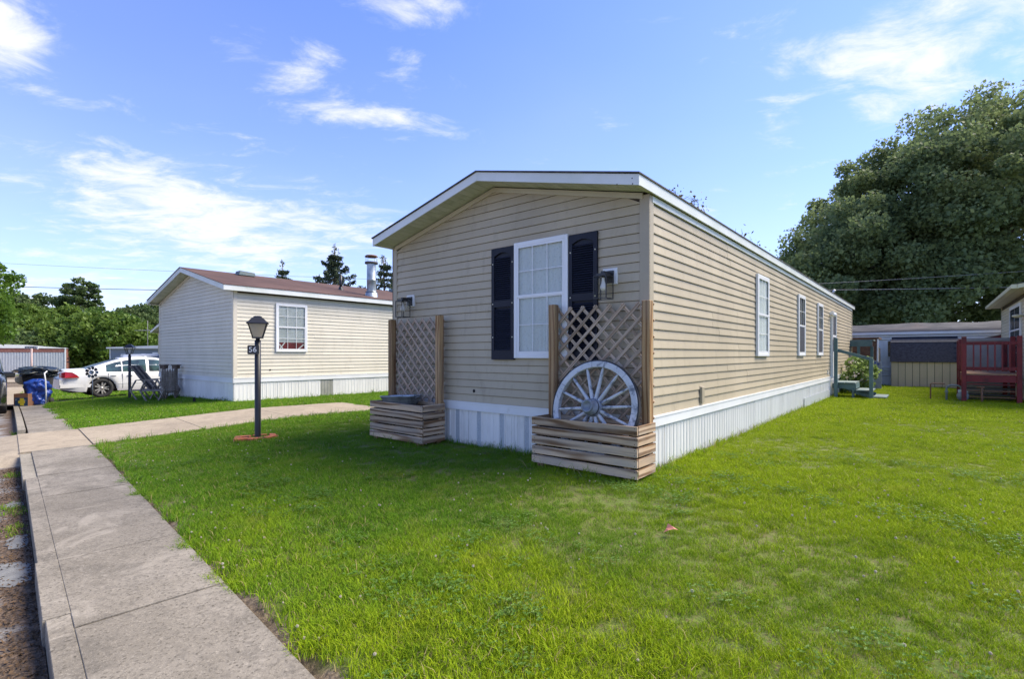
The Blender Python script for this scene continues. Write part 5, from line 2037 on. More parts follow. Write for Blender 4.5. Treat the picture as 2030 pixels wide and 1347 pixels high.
def car(name, label, loc, rz, Lc, Wc, wb0, wb1, wr, deck, belt, roof, halfw, paint, glassx, pillars, rear_h, scale=1., lights=True):
    """x from rear bumper (0) forward, y across, -y is the right side"""
    root = thing(name, loc, rz, label, 'car')
    X = sorted(set([round(v, 3) for v in np.arange(0, Lc + .001, .07)] + [0.02, .05, Lc - .05, Lc - .02]))
    hw = Wc / 2
    mb = MB()
    ring = None
    K = 9
    vs, fs = [], []
    for x in X:
        zb = .24 + .10 * max(0, (.5 - x) / .5) + .06 * max(0, (x - Lc + .6) / .6)
        for xc in (wb0, wb1):
            d = x - xc
            ra = wr + .075
            if abs(d) < ra:
                zb = max(zb, wr + math.sqrt(ra * ra - d * d) * .98 - .02)
        w = hw * interp(halfw, x / Lc)
        zt = interp(deck, x / Lc)
        zs = min(interp(belt, x / Lc), zt)
        zm = zb + (zs - zb) * .45
        half = [(w * .965, zb), (w * .995, zb + (zs - zb) * .18), (w * 1.0, zm), (w * .985, zb + (zs - zb) * .8), (w * .95, zs), (w * .86, zs + (zt - zs) * .55 + .012), (w * .55, zt + .0), (w * .2, zt + .015)]
        for (yy_, zz_) in half:
            vs.append((x, -yy_, zz_))
        for (yy_, zz_) in reversed(half):
            vs.append((x, yy_, zz_))
    n = 16
    for i in range(len(X) - 1):
        for k in range(n):
            k2 = (k + 1) % n
            if k == 15:
                continue
            fs.append((i * n + k, i * n + k2, (i + 1) * n + k2, (i + 1) * n + k))
    fs.append(tuple(range(n)))
    fs.append(tuple((len(X) - 1) * n + k for k in reversed(range(n))))
    body = mb.add(vs, fs, 0, True).obj('body', paint, root)
    # inner wheel wells and floor
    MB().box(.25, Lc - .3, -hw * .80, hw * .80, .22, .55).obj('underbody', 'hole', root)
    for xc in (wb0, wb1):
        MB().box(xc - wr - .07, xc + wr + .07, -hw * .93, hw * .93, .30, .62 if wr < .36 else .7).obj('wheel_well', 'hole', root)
    # cabin
    gx = [p[0] for p in roof]
    xs = np.linspace(gx[0], gx[-1], 34)
    vs, fs, mi = [], [], []
    tw = .80
    for x in xs:
        zr = interp(roof, x)
        zbelt = interp(deck, x / Lc) - .03
        zsd = interp(belt, x / Lc) - .01
        w0 = hw * .94 * interp(halfw, x / Lc)
        f = max(0, min(1, (zr - zsd) / .45))
        wt = w0 * (1 - (1 - tw) * f)
        sec = [(-w0, zsd), (-(w0 + wt) / 2 - .012, (zsd + zr) / 2), (-wt, zr - .03 * f), (-wt * .8, zr + .004), (-wt * .35, zr + .022), (wt * .35, zr + .022), (wt * .8, zr + .004), (wt, zr - .03 * f), ((w0 + wt) / 2 + .012, (zsd + zr) / 2), (w0, zsd)]
        vs += [(x, a, b_) for a, b_ in sec]
    m_ = 10
    for i in range(len(xs) - 1):
        xm = (xs[i] + xs[i + 1]) / 2
        for k in range(9):
            fs.append((i * m_ + k, i * m_ + k + 1, (i + 1) * m_ + k + 1, (i + 1) * m_ + k))
            end_glass = (xm < glassx[0] or xm > glassx[3]) and 2 < k < 6
            side_glass = k in (0, 1, 7, 8) and False
            mi.append(1 if end_glass else 0)
    cb = MB().add(vs, fs, 0, True)
    cb.mi = mi
    cab = cb.obj('cabin', [paint, 'carglass'], root)
    # side glass set 4 mm proud of the cabin skin
    for sgn, nm in ((-1, 'side_window'), (1, 'side_window')):
        for (xa, xb) in pillars:
            q = MB()
            NN = 10
            vv, ff = [], []
            for i in range(NN + 1):
                x = xa + (xb - xa) * i / NN
                zr = interp(roof, x)
                zsd = interp(belt, x / Lc)
                w0 = hw * .94 * interp(halfw, x / Lc)
                f = max(0, min(1, (zr - zsd) / .45))
                wt = w0 * (1 - (1 - tw) * f)
                zlo, zhi = zsd + .02, max(zsd + .021, zr - .075)
                for t in (0, .5, 1):
                    z = zlo + (zhi - zlo) * t
                    g = (z - zsd + .01) / max(.01, (zr - .03 * f - zsd + .01))
                    if g < .5:
                        yv = w0 + ((w0 + wt) / 2 + .012 - w0) * g * 2
                    else:
                        yv = (w0 + wt) / 2 + .012 + (wt - (w0 + wt) / 2 - .012) * (g - .5) * 2
                    vv.append((x, sgn * (yv + .006), z))
            for i in range(NN):
                for t in (0, 1):
                    ff.append((i * 3 + t, i * 3 + t + 1, (i + 1) * 3 + t + 1, (i + 1) * 3 + t))
            q.add(vv, ff, 0, True).obj(nm, 'glass_car_side', root)
    tm, rm = wheel_mesh(wr, .22)
    for xc in (wb0, wb1):
        for sgn in (-1, 1):
            wh = place('wheel', tm, root, (xc, sgn * (hw - .115), wr), (0, 0, 0 if sgn < 0 else PI))
            place('rim', rm, wh)
    # door seams, handles, sill line, tail light, bumper seam
    for x in (pillars[0][0] + .05, (pillars[0][1] + pillars[1][0]) / 2 if len(pillars) > 1 else wb1 - .7, pillars[-1][1] - .15):
        z1 = interp(belt, x / Lc)
        w = hw * interp(halfw, x / Lc)
        MB().box(x - .004, x + .004, -w * 1.003 - .001, -w * .98, .34, z1 - .02).obj('door_seam', 'hole', root)
    for x in [(p[0] + .12) for p in pillars[:2]]:
        z1 = interp(belt, x / Lc) - .13
        w = hw * interp(halfw, x / Lc)
        o_ = MB().box(x, x + .17, -w - .028, -w * .985, z1, z1 + .028).obj('door_handle', paint, root)
        bevel(o_, .006)
    w = hw
    MB().box(wb0 + wr + .12, wb1 - wr - .12, -hw - .006, -hw + .02, .50, .515).obj('side_moulding', 'chrome' if not lights else paint, root)
    return root


MT['glass_car_side'] = M('tinted_side_glass', (.045, .085, .085), (.02, .03, .035), 2.2, .08, spec=.8, lo=.4, hi=.6)
CU, CV = .0, 23.15
cxy = H(-1.42, 22.2)
CZ = gzf(*H(0.3, 21.5)) + .01
imp = car('parked_car', 'white saloon parked past the cream home, red tail light towards the street', (cxy[0], cxy[1], CZ), UA, 5.05, 1.85, 1.14, 3.96, .350,
          [(0, .72), (.015, .98), (.04, 1.04), (.17, 1.07), (.24, 1.06), (.70, 1.0), (.78, .97), (.95, .80), (1, .62)],
          [(0, .66), (.03, .86), (.12, .93), (.3, .93), (.7, .90), (.95, .70), (1, .5)],
          [(.72, 1.06), (1.1, 1.21), (1.55, 1.37), (1.95, 1.455), (2.4, 1.49), (2.9, 1.46), (3.3, 1.36), (3.9, 1.08), (4.1, .99)],
          [(0, .80), (.02, .90), (.08, .97), (.2, 1.0), (.85, 1.0), (.96, .92), (1, .80)],
          'carwhite', (1.75, 2, 3, 3.15), ((1.28, 1.74), (1.78, 2.52), (2.62, 3.62)), .9)
# tail light on the right rear corner and boot lip
MB().add([(.02, -.80, .76), (.10, -.885, .765), (.50, -.935, .765), (.42, -.925, .86), (.30, -.90, .955), (.12, -.86, .975), (.02, -.78, .94)], [(0, 1, 2, 3, 4, 5, 6)]).add(
    [(-.004, -.55, .78), (-.004, -.80, .78), (-.004, -.78, .94), (-.004, -.55, .93)], [(0, 1, 2, 3)]).obj('tail_light', 'taillight', imp)
MB().box(.10, .48, -.944, -.90, .748, .762).obj('light_trim', 'chrome', imp)
MB().box(-.03, .25, -.80, .80, .42, .70).box(-.022, .9, -.905, .905, .40, .52).obj('bumper', 'carwhite', imp)
MB().box(.35, 1.0, -.55, .55, .20, .34).obj('exhaust_box', 'hole', imp)

sxy = H(1.2, 27.5)
suv_tabs = dict(deck=[(0, .8), (.02, 1.05), (.70, 1.12), (.75, 1.08), (.96, .95), (1, .7)], belt=[(0, .75), (.04, 1.0), (.7, 1.02), (.95, .85), (1, .6)],
                roof=[(.12, 1.05), (.35, 1.62), (.8, 1.72), (2.2, 1.76), (2.9, 1.70), (3.7, 1.12), (3.8, 1.08)], halfw=[(0, .85), (.03, .96), (.1, 1), (.9, .99), (1, .84)])
car('parked_car', 'grey people carrier whose roof and rear glass show above the white saloon', (sxy[0], sxy[1], gzf(*sxy)), UA, 4.9, 1.95, 1.0, 3.95, .35, suv_tabs['deck'], suv_tabs['belt'], suv_tabs['roof'], suv_tabs['halfw'],
    'carsilver', (.5, 1, 2, 2.95), ((.45, 1.2), (1.3, 2.1), (2.2, 3.3)), 1.)
# black vehicle on the street at the left edge
kx, ky = AN(23.2, -.96)
bk = car('parked_car', 'black off-roader parked on the street, cut by the left edge of the picture', (kx, ky, gzf(*AN(18., -.2)) - KH + .01), R(135 + 180), 4.7, 1.9, .95, 3.7, .39,
         [(0, .9), (.02, 1.1), (.66, 1.16), (.70, 1.14), (.97, 1.06), (1, .7)], [(0, .85), (.04, 1.0), (.7, 1.04), (.96, .98), (1, .6)],
         [(.06, 1.1), (.2, 1.72), (.8, 1.82), (2.4, 1.82), (2.8, 1.78), (3.3, 1.18), (3.35, 1.12)], [(0, .92), (.03, .98), (.1, 1), (.9, 1), (1, .88)],
         'carblack', (.3, 1, 2, 2.85), ((.3, 1.1), (1.25, 2.0), (2.15, 2.95)), 1.)
o_ = MB().box(-.11, .11, -.26, 0, -.07, .09).obj('wing_mirror', 'carblack', bk, (2.6, .95 + .17, 1.02))
bevel(o_, .03, 2)


# ------------------------------------------------------------------ bin, bags, box
bx0 = on_ground(76, 16.9)
bn = thing('wheelie_bin', bx0, R(18), 'open black wheelie bin by the kerb, overloaded with a bin bag', 'bin')
b = MB()
ring = lambda s, d, z: [(-s, -d, z), (s, -d, z), (s, d, z), (-s, d, z)]
vs = ring(.22, .24, .06) + ring(.29, .33, .98) + ring(.32, .36, .98) + ring(.32, .36, 1.03) + ring(.27, .31, 1.03) + ring(.22, .24, .12)
fs = [(i * 4 + k, i * 4 + (k + 1) % 4, (i + 1) * 4 + (k + 1) % 4, (i + 1) * 4 + k) for i in range(5) for k in range(4)] + [(3, 2, 1, 0)]
bevel(b.add(vs, fs).obj('bin_body', 'bin', bn), .015, 2)
for s_ in (-1, 1):
    MB().lathe([(.001, -.03), (.10, -.03), (.10, .03), (.001, .03)], 16, mat=Matrix.Translation((s_ * .24, .26, .10)) @ Matrix.Rotation(R(90), 4, 'Y')).obj('wheel', 'tyre', bn)
MB().tube([(-.22, .38, .98), (-.22, .46, .96), (.22, .46, .96), (.22, .38, .98)], .016, 6).obj('handle', 'bin', bn)


def sack(name, label, loc, rz, sx, sy, sz, mat, seed, cat='bag', z_off=0, squash=.0, boxy=.45):
    random.seed(seed)
    vs, fs = [], []
    nu, nv = 48, 30
    for j in range(nv + 1):
        ph = PI * j / nv
        for i in range(nu):
            th = 2 * PI * i / nu
            q_ = Vector((math.cos(th) * math.sin(ph), math.sin(th) * math.sin(ph), math.cos(ph))) * 1.6 + Vector((seed * 3.1, 0, 0))
            k = 1 + .55 * mnoise.noise(q_) + .34 * mnoise.noise(q_ * 2.7) + .18 * mnoise.noise(q_ * 6)
            r = math.sin(ph) ** boxy * k
            vs.append((sx * r * math.cos(th), sy * r * math.sin(th), sz * (.5 - .5 * math.cos(ph)) + squash * math.sin(4 * th) * .05))
    for j in range(nv):
        for i in range(nu):
            fs.append((j * nu + i, j * nu + (i + 1) % nu, (j + 1) * nu + (i + 1) % nu, (j + 1) * nu + i))
    o = MB().add(vs, fs, 0, True).obj(name, mat, None, (loc[0], loc[1], loc[2] + z_off), (0, 0, rz))
    return tag(o, label, cat)


sack('bin_bag', 'shiny black bin bag bulging over the top of the bin', bx0, .4, .50, .40, .36, 'bag_black', 5, z_off=.90, squash=.6)
q = on_ground(74, 16.35)
sack('blue_sack', 'bright blue plastic sack leaning on the front of the black bin', q, .5, .27, .19, .86, 'bag_blue', 3, z_off=0.0, boxy=.30)
MB_ = MB().tube([(.0, 0, .02), (.05, -.05, .4), (.04, -.06, .8), (-.02, -.03, 1.02), (-.06, .1, 1.08)], .02, 6)
tag(MB_.obj('white_strap', 'white', None, on_ground(91, 16.3)), 'pale strap hanging over the bin beside the blue sack', 'strap')
q = on_ground(75, 16.9)
tag(MB().lathe([(.001, -.05), (.15, -.06), (.22, -.02), (.24, .04), (.15, .08), (.001, .09)], 16, mat=Matrix.Diagonal((1, .8, 1, 1))).obj('cushion', 'sofa', None, (q.x - .55, q.y + .1, q.z + .84), (R(75), 0, R(20))), 'round tan cushion propped on the left of the bin', 'cushion')
q = on_ground(49, 16.1)
cbx = thing('cardboard_box', q, R(8), 'brown cardboard box with blue and yellow print on the pavement by the bin', 'box')
b = MB()
for (x0, x1, y0, y1) in ((-.20, .20, -.15, -.144), (-.20, .20, .144, .15), (-.20, -.194, -.144, .144), (.194, .20, -.144, .144)):
    b.box(x0, x1, y0, y1, 0, .40)
b.box(-.194, .194, -.144, .144, 0, .01)
b.obj('carton', 'card', cbx)
MB().box(-.17, .195, -.155, -.1505, .01, .28).obj('print', 'card_blue', cbx)
MB().box(-.02, .09, -.159, -.1555, .03, .26).box(-.07, .12, -.1595, -.1555, .10, .18).obj('yellow_print', 'yellow', cbx)

# ------------------------------------------------------------------ garden furniture and ornaments
def bars(root, name, mat, segs, w=.045, t=.03):
    for (p, q_) in segs:
        MB().bar(p, q_, w, t, up=(0, 1, 0) if abs((Vector(q_) - Vector(p)).normalized().y) < .9 else (0, 0, 1)).obj(name, mat, root)


def hex_seat(loc, rz, label, back):
    root = thing('wooden_lounger', loc, rz, label, 'garden chair', 'weathered hexagon-sided chairs on the neighbour lawn')
    for yy_ in (-.32, .32):
        hx = [(-.20, .62), (.16, .64), (.36, .33), (.18, .0), (-.16, 0), (-.36, .31)]
        for i in range(6):
            a, b__ = hx[i], hx[(i + 1) % 6]
            if i == 3:
                continue
            MB().bar((a[0], yy_, a[1]), (b__[0], yy_, b__[1]), .045, .03, up=(0, 1, 0)).obj('side_rail', 'grey_wood', root)
        MB().bar((-.36, yy_, .31), (.36, yy_, .33), .045, .028, up=(0, 1, 0)).obj('side_rail', 'grey_wood', root)
    for k in range(5):
        x_ = -.26 + k * .12
        MB().box(x_, x_ + .095, -.30, .30, .30, .325).obj('seat_slat', 'grey_wood', root)
    if back == 'plank':
        for k in range(5):
            y_ = -.25 + k * .11
            MB().bar((.18, y_, .30), (-.40, y_, 1.06), .09, .022, up=(0, 1, 0)).obj('back_slat', 'tyre_iron' if k % 2 else 'grey_wood', root)
    else:
        for k in range(6):
            y_ = -.25 + k * .10
            MB().prism([(y_ - .035, .22), (y_ + .035, .22), (y_ + .035, .86 + .03 * (k % 2)), (y_, .95), (y_ - .035, .86 + .03 * (k % 2))], .25, .27, 0, Matrix.Rotation(PI / 2, 4, 'Z') @ Matrix.Diagonal((1, -1, 1, 1))).obj('back_slat', 'grey_wood', root)
    return root


f1 = on_ground(296, 15.7)
hex_seat(f1, R(6), 'weathered wooden chair with hexagon arms and long reclined dark back, left of the pair', 'plank')
f2 = on_ground(318, 15.0)
hex_seat(f2, R(-4), 'weathered backless hexagon chair between the reclined chair and the picket bench', 'none_short')
f3 = on_ground(332, 15.5)
pk = thing('picket_bench', f3, R(-6), 'weathered picket-backed bench with two square-capped posts by the cream home corner', 'garden bench')
for x_ in (-.20, .20):
    board('post', 'grey_wood', pk, (x_, .1, -.05), (x_, .1, .93), .07, .07, up=(1, 0, 0))
    MB().box(x_ - .075, x_ + .075, .025, .175, .93, 1.03).box(x_ - .10, x_ + .10, .0, .20, 1.03, 1.06).obj('post_cap', 'bark', pk)
for k in range(5):
    x_ = -.13 + k * .065
    MB().prism([(x_ - .026, .25), (x_ + .026, .25), (x_ + .026, .80), (x_, .86), (x_ - .026, .80)], .09, .11).obj('picket', 'grey_wood', pk)
MB().box(-.22, .22, -.30, .08, .28, .31).obj('seat', 'grey_wood', pk)
for yy_ in (-.28, .07):
    hx = [(-.1, .62), (.14, .55), (.30, .30), (.14, .0), (-.05, .0), (-.26, .30)]
    for i in range(6):
        if i in (0, 3):
            continue
        a, b__ = hx[i], hx[(i + 1) % 6]
        MB().bar((a[0], yy_, a[1]), (b__[0], yy_, b__[1]), .04, .028, up=(0, 1, 0)).obj('side_rail', 'grey_wood', pk)

g_ = on_ground(183.5, 16.6)
gs = thing('garden_spinner', g_, R(12), 'small round metal garden spinner with dark petals on a thin stake', 'garden ornament')
MB().tube([(0, 0, -.1), (0, 0, .92)], .008, 6).obj('stake', 'galv', gs)
m0 = Matrix.Translation((0, -.03, .96)) @ Matrix.Rotation(R(90), 4, 'X')
for k in range(9):
    a = 2 * PI * k / 9
    mm_ = m0 @ Matrix.Rotation(a, 4, 'Z')
    MB().add([mm_ @ Vector(p_) for p_ in ((.09, -.02, 0), (.12, -.05, .02), (.185, -.045, .0), (.195, 0, .01), (.185, .045, .03), (.12, .04, .0), (.09, .02, .01))], [tuple(range(7))]).obj('petal', 'meter' if k % 3 == 0 else 'bin', gs)
for k in range(7):
    a = 2 * PI * (k + .4) / 7
    mm_ = m0 @ Matrix.Rotation(a, 4, 'Z')
    MB().add([mm_ @ Vector(p_) for p_ in ((.0, -.01, .02), (.05, -.035, .03), (.085, 0, .02), (.05, .03, .05), (0, .01, .02))], [tuple(range(5))]).obj('inner_petal', 'galv', gs)
k_ = on_ground(385, 13.6)
tag(MB().box(-.022, .022, -.022, .022, -.05, .15).obj('ground_stake', 'hole', None, k_), 'short dark stake standing alone in the neighbour lawn', 'stake')

# ------------------------------------------------------------------ far left: trailer, street sign, slate blue home, antenna
fz = gzf(-45, 46)
ft = thing('far_trailer', (-45.0, 46.9, fz), R(38), 'white metal trailer with red-brown top band across the far street', 'trailer')
MT['far_white'] = M('distant_white_metal', (.46, .48, .50), (.40, .42, .44), 2, .5)
MB().box(-6, 2.6, 0, 9, .3, 2.05).obj('wall', 'far_white', ft)
MB().box(-6, 2.62, -.03, 9, .0, .30).obj('skirting', 'far_white', ft)
me_ = MB().box(0, .10, -.035, -.001, .31, 2.05).mesh('wall_rib', 'far_white')
x_ = -3.
while x_ < 2.4:
    place('wall_rib', me_, ft, (x_, 0, 0))
    x_ += .19
MB().box(-6.02, 2.64, -.05, 9, 2.051, 2.42).obj('mansard_band', 'redbrown', ft)
MB().prism([(-6.1, 2.42), (2.7, 2.42), (2.6, 2.46), (0, 2.72), (-3, 2.78), (-6.1, 2.5)], -.1, 9.1).obj('roof', 'white', ft)
MB().box(2.55, 2.66, -.08, -.03, 0, 2.5).obj('corner_strip', 'white', ft)
MB().box(2.625, 2.68, .2, 8.8, .3, 2.05).obj('side_panel', 'redbrown', ft)
MB().box(2.68, 2.95, .3, .42, 1.05, 1.15).box(2.68, 2.85, .6, .75, 1.4, 1.5).obj('wall_light', 'black', ft)
s_ = on_ground(62.5, 33.)
ss = thing('street_sign', s_, R(4), 'dark street name plate on a thin pinkish pole in front of the far trailer', 'street sign')
MB().tube([(0, 0, -.2), (0, 0, CAMZ + .45 - s_.z)], .055, 8).obj('pole', 'pinkpost', ss)
sz_ = CAMZ + (702 - 689.3) * .033 - s_.z
o_ = MB().box(-.34, .40, -.01, .01, -.075, .075).obj('sign_plate', 'white', ss, (-.02, -.07, sz_))
MB().box(-.31, .37, -.014, -.0105, -.055, .055).obj('plate_face', 'black', o_)
lt = MB()
for k, w_ in enumerate((.045, .05, .03, .05, .045, .05, .04, 0, .05, .045)):
    if w_:
        lt.box(-.255 + k * .06, -.255 + k * .06 + w_, -.0165, -.0145, -.032, .032 - .012 * (k % 3))
lt.obj('lettering', 'white', o_)
MB().box(.42, .48, -.02, .02, -.12, .08).obj('bracket', 'white', o_)

bz = gzf(-33, 44)
bh = thing('slate_blue_home', (-30.6, 40.5, bz), R(2), 'slate blue single-storey home with white windows behind the cars', 'house')
MB().box(-1.6, 8, 0, 7, 0, 2.15).obj('wall', 'blue_wall', bh)
MB().prism([(-1.75, 2.15), (8.2, 2.15), (8.2, 2.36), (2.6, 2.42), (-1.75, 2.26)], -.25, 7.2).obj('roof', 'white', bh)
for k in range(14):
    MB().box(-1.6, 8, -.012, -.001, .15 * k, .15 * k + .135).obj('siding_board', 'blue_wall', bh)
MB().box(-1.64, -1.56, -.04, 0, 0, 2.15).obj('corner_post', 'white', bh)
for (x0, w_, z0, z1) in ((-.75, .35, 1.0, 1.72), (.85, .32, .95, 1.75), (1.72, .42, .3, 1.85), (2.75, .5, .95, 1.8)):
    o_ = MB().box(x0, x0 + w_, -.05, -.013, z0, z1).obj('window' if z0 > .5 else 'door', 'white_new', bh)
    if z0 > .5:
        MB().box(x0 + .08, x0 + w_ - .08, -.056, -.051, z0 + .08, z1 - .08).obj('pane', 'glass_car_side', o_)
MB().lathe([(.08, 0), (.08, .30), (.16, .32), (.16, .36), (.001, .42)], 12, mat=Matrix.Translation((2.1, .9, 2.38))).obj('roof_vent', 'galv', bh)
an = thing('tv_antenna', (-29.9, 39.9 + 1.5, bz + 2.35), R(5), 'thin wide television antenna above the slate blue home', 'antenna')
MB().tube([(0, 0, 0), (0, 0, .0 + 2.1)], .02, 5).obj('mast', 'cable_pale', an)
MB().tube([(-1.0, 0, 1.30), (.95, 0, 1.30)], .022, 5).tube([(-.5, -.2, 1.34), (.5, .2, 1.34)], .012, 4).obj('boom', 'cable_pale', an)


# ------------------------------------------------------------------ lawn
def scatter(name, pts, rot, scl, idx, sources, label, cat=None):
    me = bpy.data.meshes.new(name)
    n = len(pts)
    me.vertices.add(n)
    me.vertices.foreach_set('co', np.asarray(pts, dtype=np.float32).reshape(-1))
    a = me.attributes.new('rot', 'FLOAT_VECTOR', 'POINT')
    a.data.foreach_set('vector', np.asarray(rot, dtype=np.float32).reshape(-1))
    a = me.attributes.new('scl', 'FLOAT', 'POINT')
    a.data.foreach_set('value', np.asarray(scl, dtype=np.float32))
    a = me.attributes.new('idx', 'INT', 'POINT')
    a.data.foreach_set('value', np.asarray(idx, dtype=np.int32))
    me.update()
    o = place(name, me)
    tag(o, label, None, None, 'stuff')
    c = bpy.data.collections.new(name + '_sources')
    for s in sources:
        c.objects.link(s)
    ng = bpy.data.node_groups.new(name, 'GeometryNodeTree')
    ng.interface.new_socket('Geometry', in_out='INPUT', socket_type='NodeSocketGeometry')
    ng.interface.new_socket('Geometry', in_out='OUTPUT', socket_type='NodeSocketGeometry')
    N = ng.nodes.new
    gi, go = N('NodeGroupInput'), N('NodeGroupOutput')
    ip = N('GeometryNodeInstanceOnPoints')
    ci = N('GeometryNodeCollectionInfo')
    ci.inputs['Collection'].default_value = c
    ci.inputs['Separate Children'].default_value = True
    ci.inputs['Reset Children'].default_value = True

    def attr(nm, t):
        q_ = N('GeometryNodeInputNamedAttribute')
        q_.data_type = t
        q_.inputs['Name'].default_value = nm
        return q_.outputs['Attribute']
    mp = N('GeometryNodeMeshToPoints')
    ng.links.new(gi.outputs[0], mp.inputs['Mesh'])
    ng.links.new(mp.outputs[0], ip.inputs['Points'])
    ng.links.new(ci.outputs[0], ip.inputs['Instance'])
    ip.inputs['Pick Instance'].default_value = True
    ng.links.new(attr('idx', 'INT'), ip.inputs['Instance Index'])
    er_ = N('FunctionNodeEulerToRotation')
    ng.links.new(attr('rot', 'FLOAT_VECTOR'), er_.inputs[0])
    ng.links.new(er_.outputs[0], ip.inputs['Rotation'])
    ng.links.new(attr('scl', 'FLOAT'), ip.inputs['Scale'])
    ng.links.new(ip.outputs[0], go.inputs[0])
    o.modifiers.new('scatter', 'NODES').node_group = ng
    return o


def tuft(name, n, rad, h, w, lean=.5, mat='grass', hv=.35):
    """n curved blades in a patch"""
    V_, F_, T_ = [], [], []
    for i in range(n):
        r = rad * math.sqrt(random.random())
        a = random.random() * 2 * PI
        x, y = r * math.cos(a), r * math.sin(a)
        hh = h * max(.3, random.gauss(1, hv))
        d = random.random() * 2 * PI
        ln = hh * abs(random.gauss(lean, .35))
        dx, dy = math.cos(d), math.sin(d)
        sx, sy = -dy * w * .5, dx * w * .5
        if random.random() < .5:
            sx, sy = dx * w * .5, dy * w * .5
        tw = random.uniform(.6, 1.3)
        sx *= tw
        sy *= tw
        o = len(V_)
        V_ += [(x - sx, y - sy, -.01), (x + sx, y + sy, -.01),
               (x + dx * ln * .35 - sx * .8, y + dy * ln * .35 - sy * .8, hh * .6), (x + dx * ln * .35 + sx * .8, y + dy * ln * .35 + sy * .8, hh * .6),
               (x + dx * ln, y + dy * ln, hh)]
        F_ += [(o, o + 1, o + 3, o + 2), (o + 2, o + 3, o + 4)]
        T_ += [random.random()] * 5
    me = bpy.data.meshes.new(name)
    me.from_pydata(V_, [], F_)
    me.materials.append(MT[mat])
    at_ = me.attributes.new('tint', 'FLOAT', 'POINT')
    at_.data.foreach_set('value', T_)
    return bpy.data.objects.new(name, me)


def clover_patch(name, n, rad):
    V_, F_, T_ = [], [], []
    for i in range(n):
        r = rad * math.sqrt(random.random())
        a = random.random() * 2 * PI
        x, y, z = r * math.cos(a), r * math.sin(a), random.uniform(.025, .055)
        t = random.random()
        s = random.uniform(.006, .010)
        o0 = random.random() * 2
        for k in range(3):
            b_ = o0 + 2 * PI * k / 3
            o = len(V_)
            c_, s_ = math.cos(b_), math.sin(b_)
            V_ += [(x, y, z - .003), (x + s * (c_ * .8 - s_ * .7), y + s * (s_ * .8 + c_ * .7), z + .002), (x + s * 1.5 * c_, y + s * 1.5 * s_, z), (x + s * (c_ * .8 + s_ * .7), y + s * (s_ * .8 - c_ * .7), z + .002)]
            F_ += [(o, o + 1, o + 2, o + 3)]
            T_ += [t] * 4
    me = bpy.data.meshes.new(name)
    me.from_pydata(V_, [], F_)
    me.materials.append(MT['clover'])
    me.attributes.new('tint', 'FLOAT', 'POINT').data.foreach_set('value', T_)
    return bpy.data.objects.new(name, me)


def clover_head(name):
    mb = MB()
    mb.tube([(0, 0, 0), (.004, 0, .05)], .0012, 4)
    P_ = []
    for k in range(26):
        a = k * 2.4
        z = 1 - 2 * (k + .5) / 26
        r = math.sqrt(1 - z * z)
        c = Vector((r * math.cos(a), r * math.sin(a), z)) * .0062 + Vector((.004, 0, .050))
        mb.cbox(c, (.0028, .0028, .0052), 1, rot=(0, math.acos(z), a))
    me = mb.mesh(name, ['clover', 'clover_white'])
    return bpy.data.objects.new(name, me)


BARE = [(at_x, at_y, r_) for (at_x, at_y, r_) in ((1.05, 4.3, .50), (-3.75, 5.95, .38), (.62, 4.55, .3), (-1.2, 5.2, .25), (3.2, 5.6, .4))]


def lawn_ok(x, y):
    a, n = to_an(x, y)
    u, v = to_uv(x, y)
    edge = .05 * np.sin(a * 7) + .04 * np.sin(a * 17 + 1) + .05 * np.sin(a * 2.3 + 2) + .022 * np.clip(4.5 - a, 0, 2)
    ok = (n > SW1 + .03 + edge)
    ok &= ~((a > 10.05 + .04 * np.sin(n * 9)) & (a < 12.47 + .04 * np.sin(n * 8)) & (n < 6.2 + .05 * np.sin(a * 8)))
    ok &= ~((u > .02) & (u < 17.5) & (v > .02) & (v < 4.24))
    ok &= ~((u > .62) & (u < 15.5) & (v > 11.9) & (v < 17.86))
    ok &= ~((u > -4) & (v > 20.6) & (v < 23.2))
    ok &= ~((u > 20.7) & (v < 2))
    ok &= ~((u > 19.7) & (u < 21) & (v > -3.05) & (v < -1.05))
    ok &= ~((y > 33.3) & (y < 37.7))
    ok &= ~((v < -4.15) & (u > 12.8) & (u < 19.8))
    return ok


def sprinkle(dens, y0, y1, xr=1.6):
    A = xr * (y1 * y1 - y0 * y0)
    n = int(A * dens)
    y = np.sqrt(rng.uniform(y0 * y0, y1 * y1, n))
    x = rng.uniform(-xr, xr, n) * y
    k = lawn_ok(x, y)
    x, y = x[k], y[k]
    keep = np.ones(len(x), bool)
    for (bx1, by1, r_) in BARE:
        d = np.hypot((x - bx1) / 1.5, y - by1) / r_
        keep &= rng.random(len(x)) < np.clip(d ** 2 * .7 + .45, 0, 1)
    x, y = x[keep], y[keep]
    return np.stack([x, y, gz(x, y)], 1)


fine = [tuft('fine_tuft', 64, .082, .032, .0040, .85) for _ in range(5)] + [tuft('tall_tuft', 34, .07, .043, .0048, .85) for _ in range(2)]
wide = [tuft('wide_tuft', 130, .21, .036, .0085, .8) for _ in range(4)]
far_ = [tuft('far_tuft', 130, .44, .04, .020, .8) for _ in range(3)]
P1 = sprinkle(420, .9, 3.2)
P2 = sprinkle(340, 3.2, 6.2)
P3 = sprinkle(230, 6.2, 9.5)
PF = np.vstack([P1, P2, P3])
n = len(PF)
big_ = (np.sin(PF[:, 0] * 2.1 + 1.3) * np.cos(PF[:, 1] * 2.7) + .5 * np.sin(PF[:, 0] * 5.1 - PF[:, 1] * 4.3)) > .55
ix = rng.integers(0, 5, n)
ix = np.where(big_ & (rng.random(n) < .55) | (rng.random(n) < .03), rng.integers(5, 7, n), ix)
hs = .80 + .22 * np.sin(PF[:, 0] * 1.3 + PF[:, 1] * .9) + .1 * rng.normal(size=n)
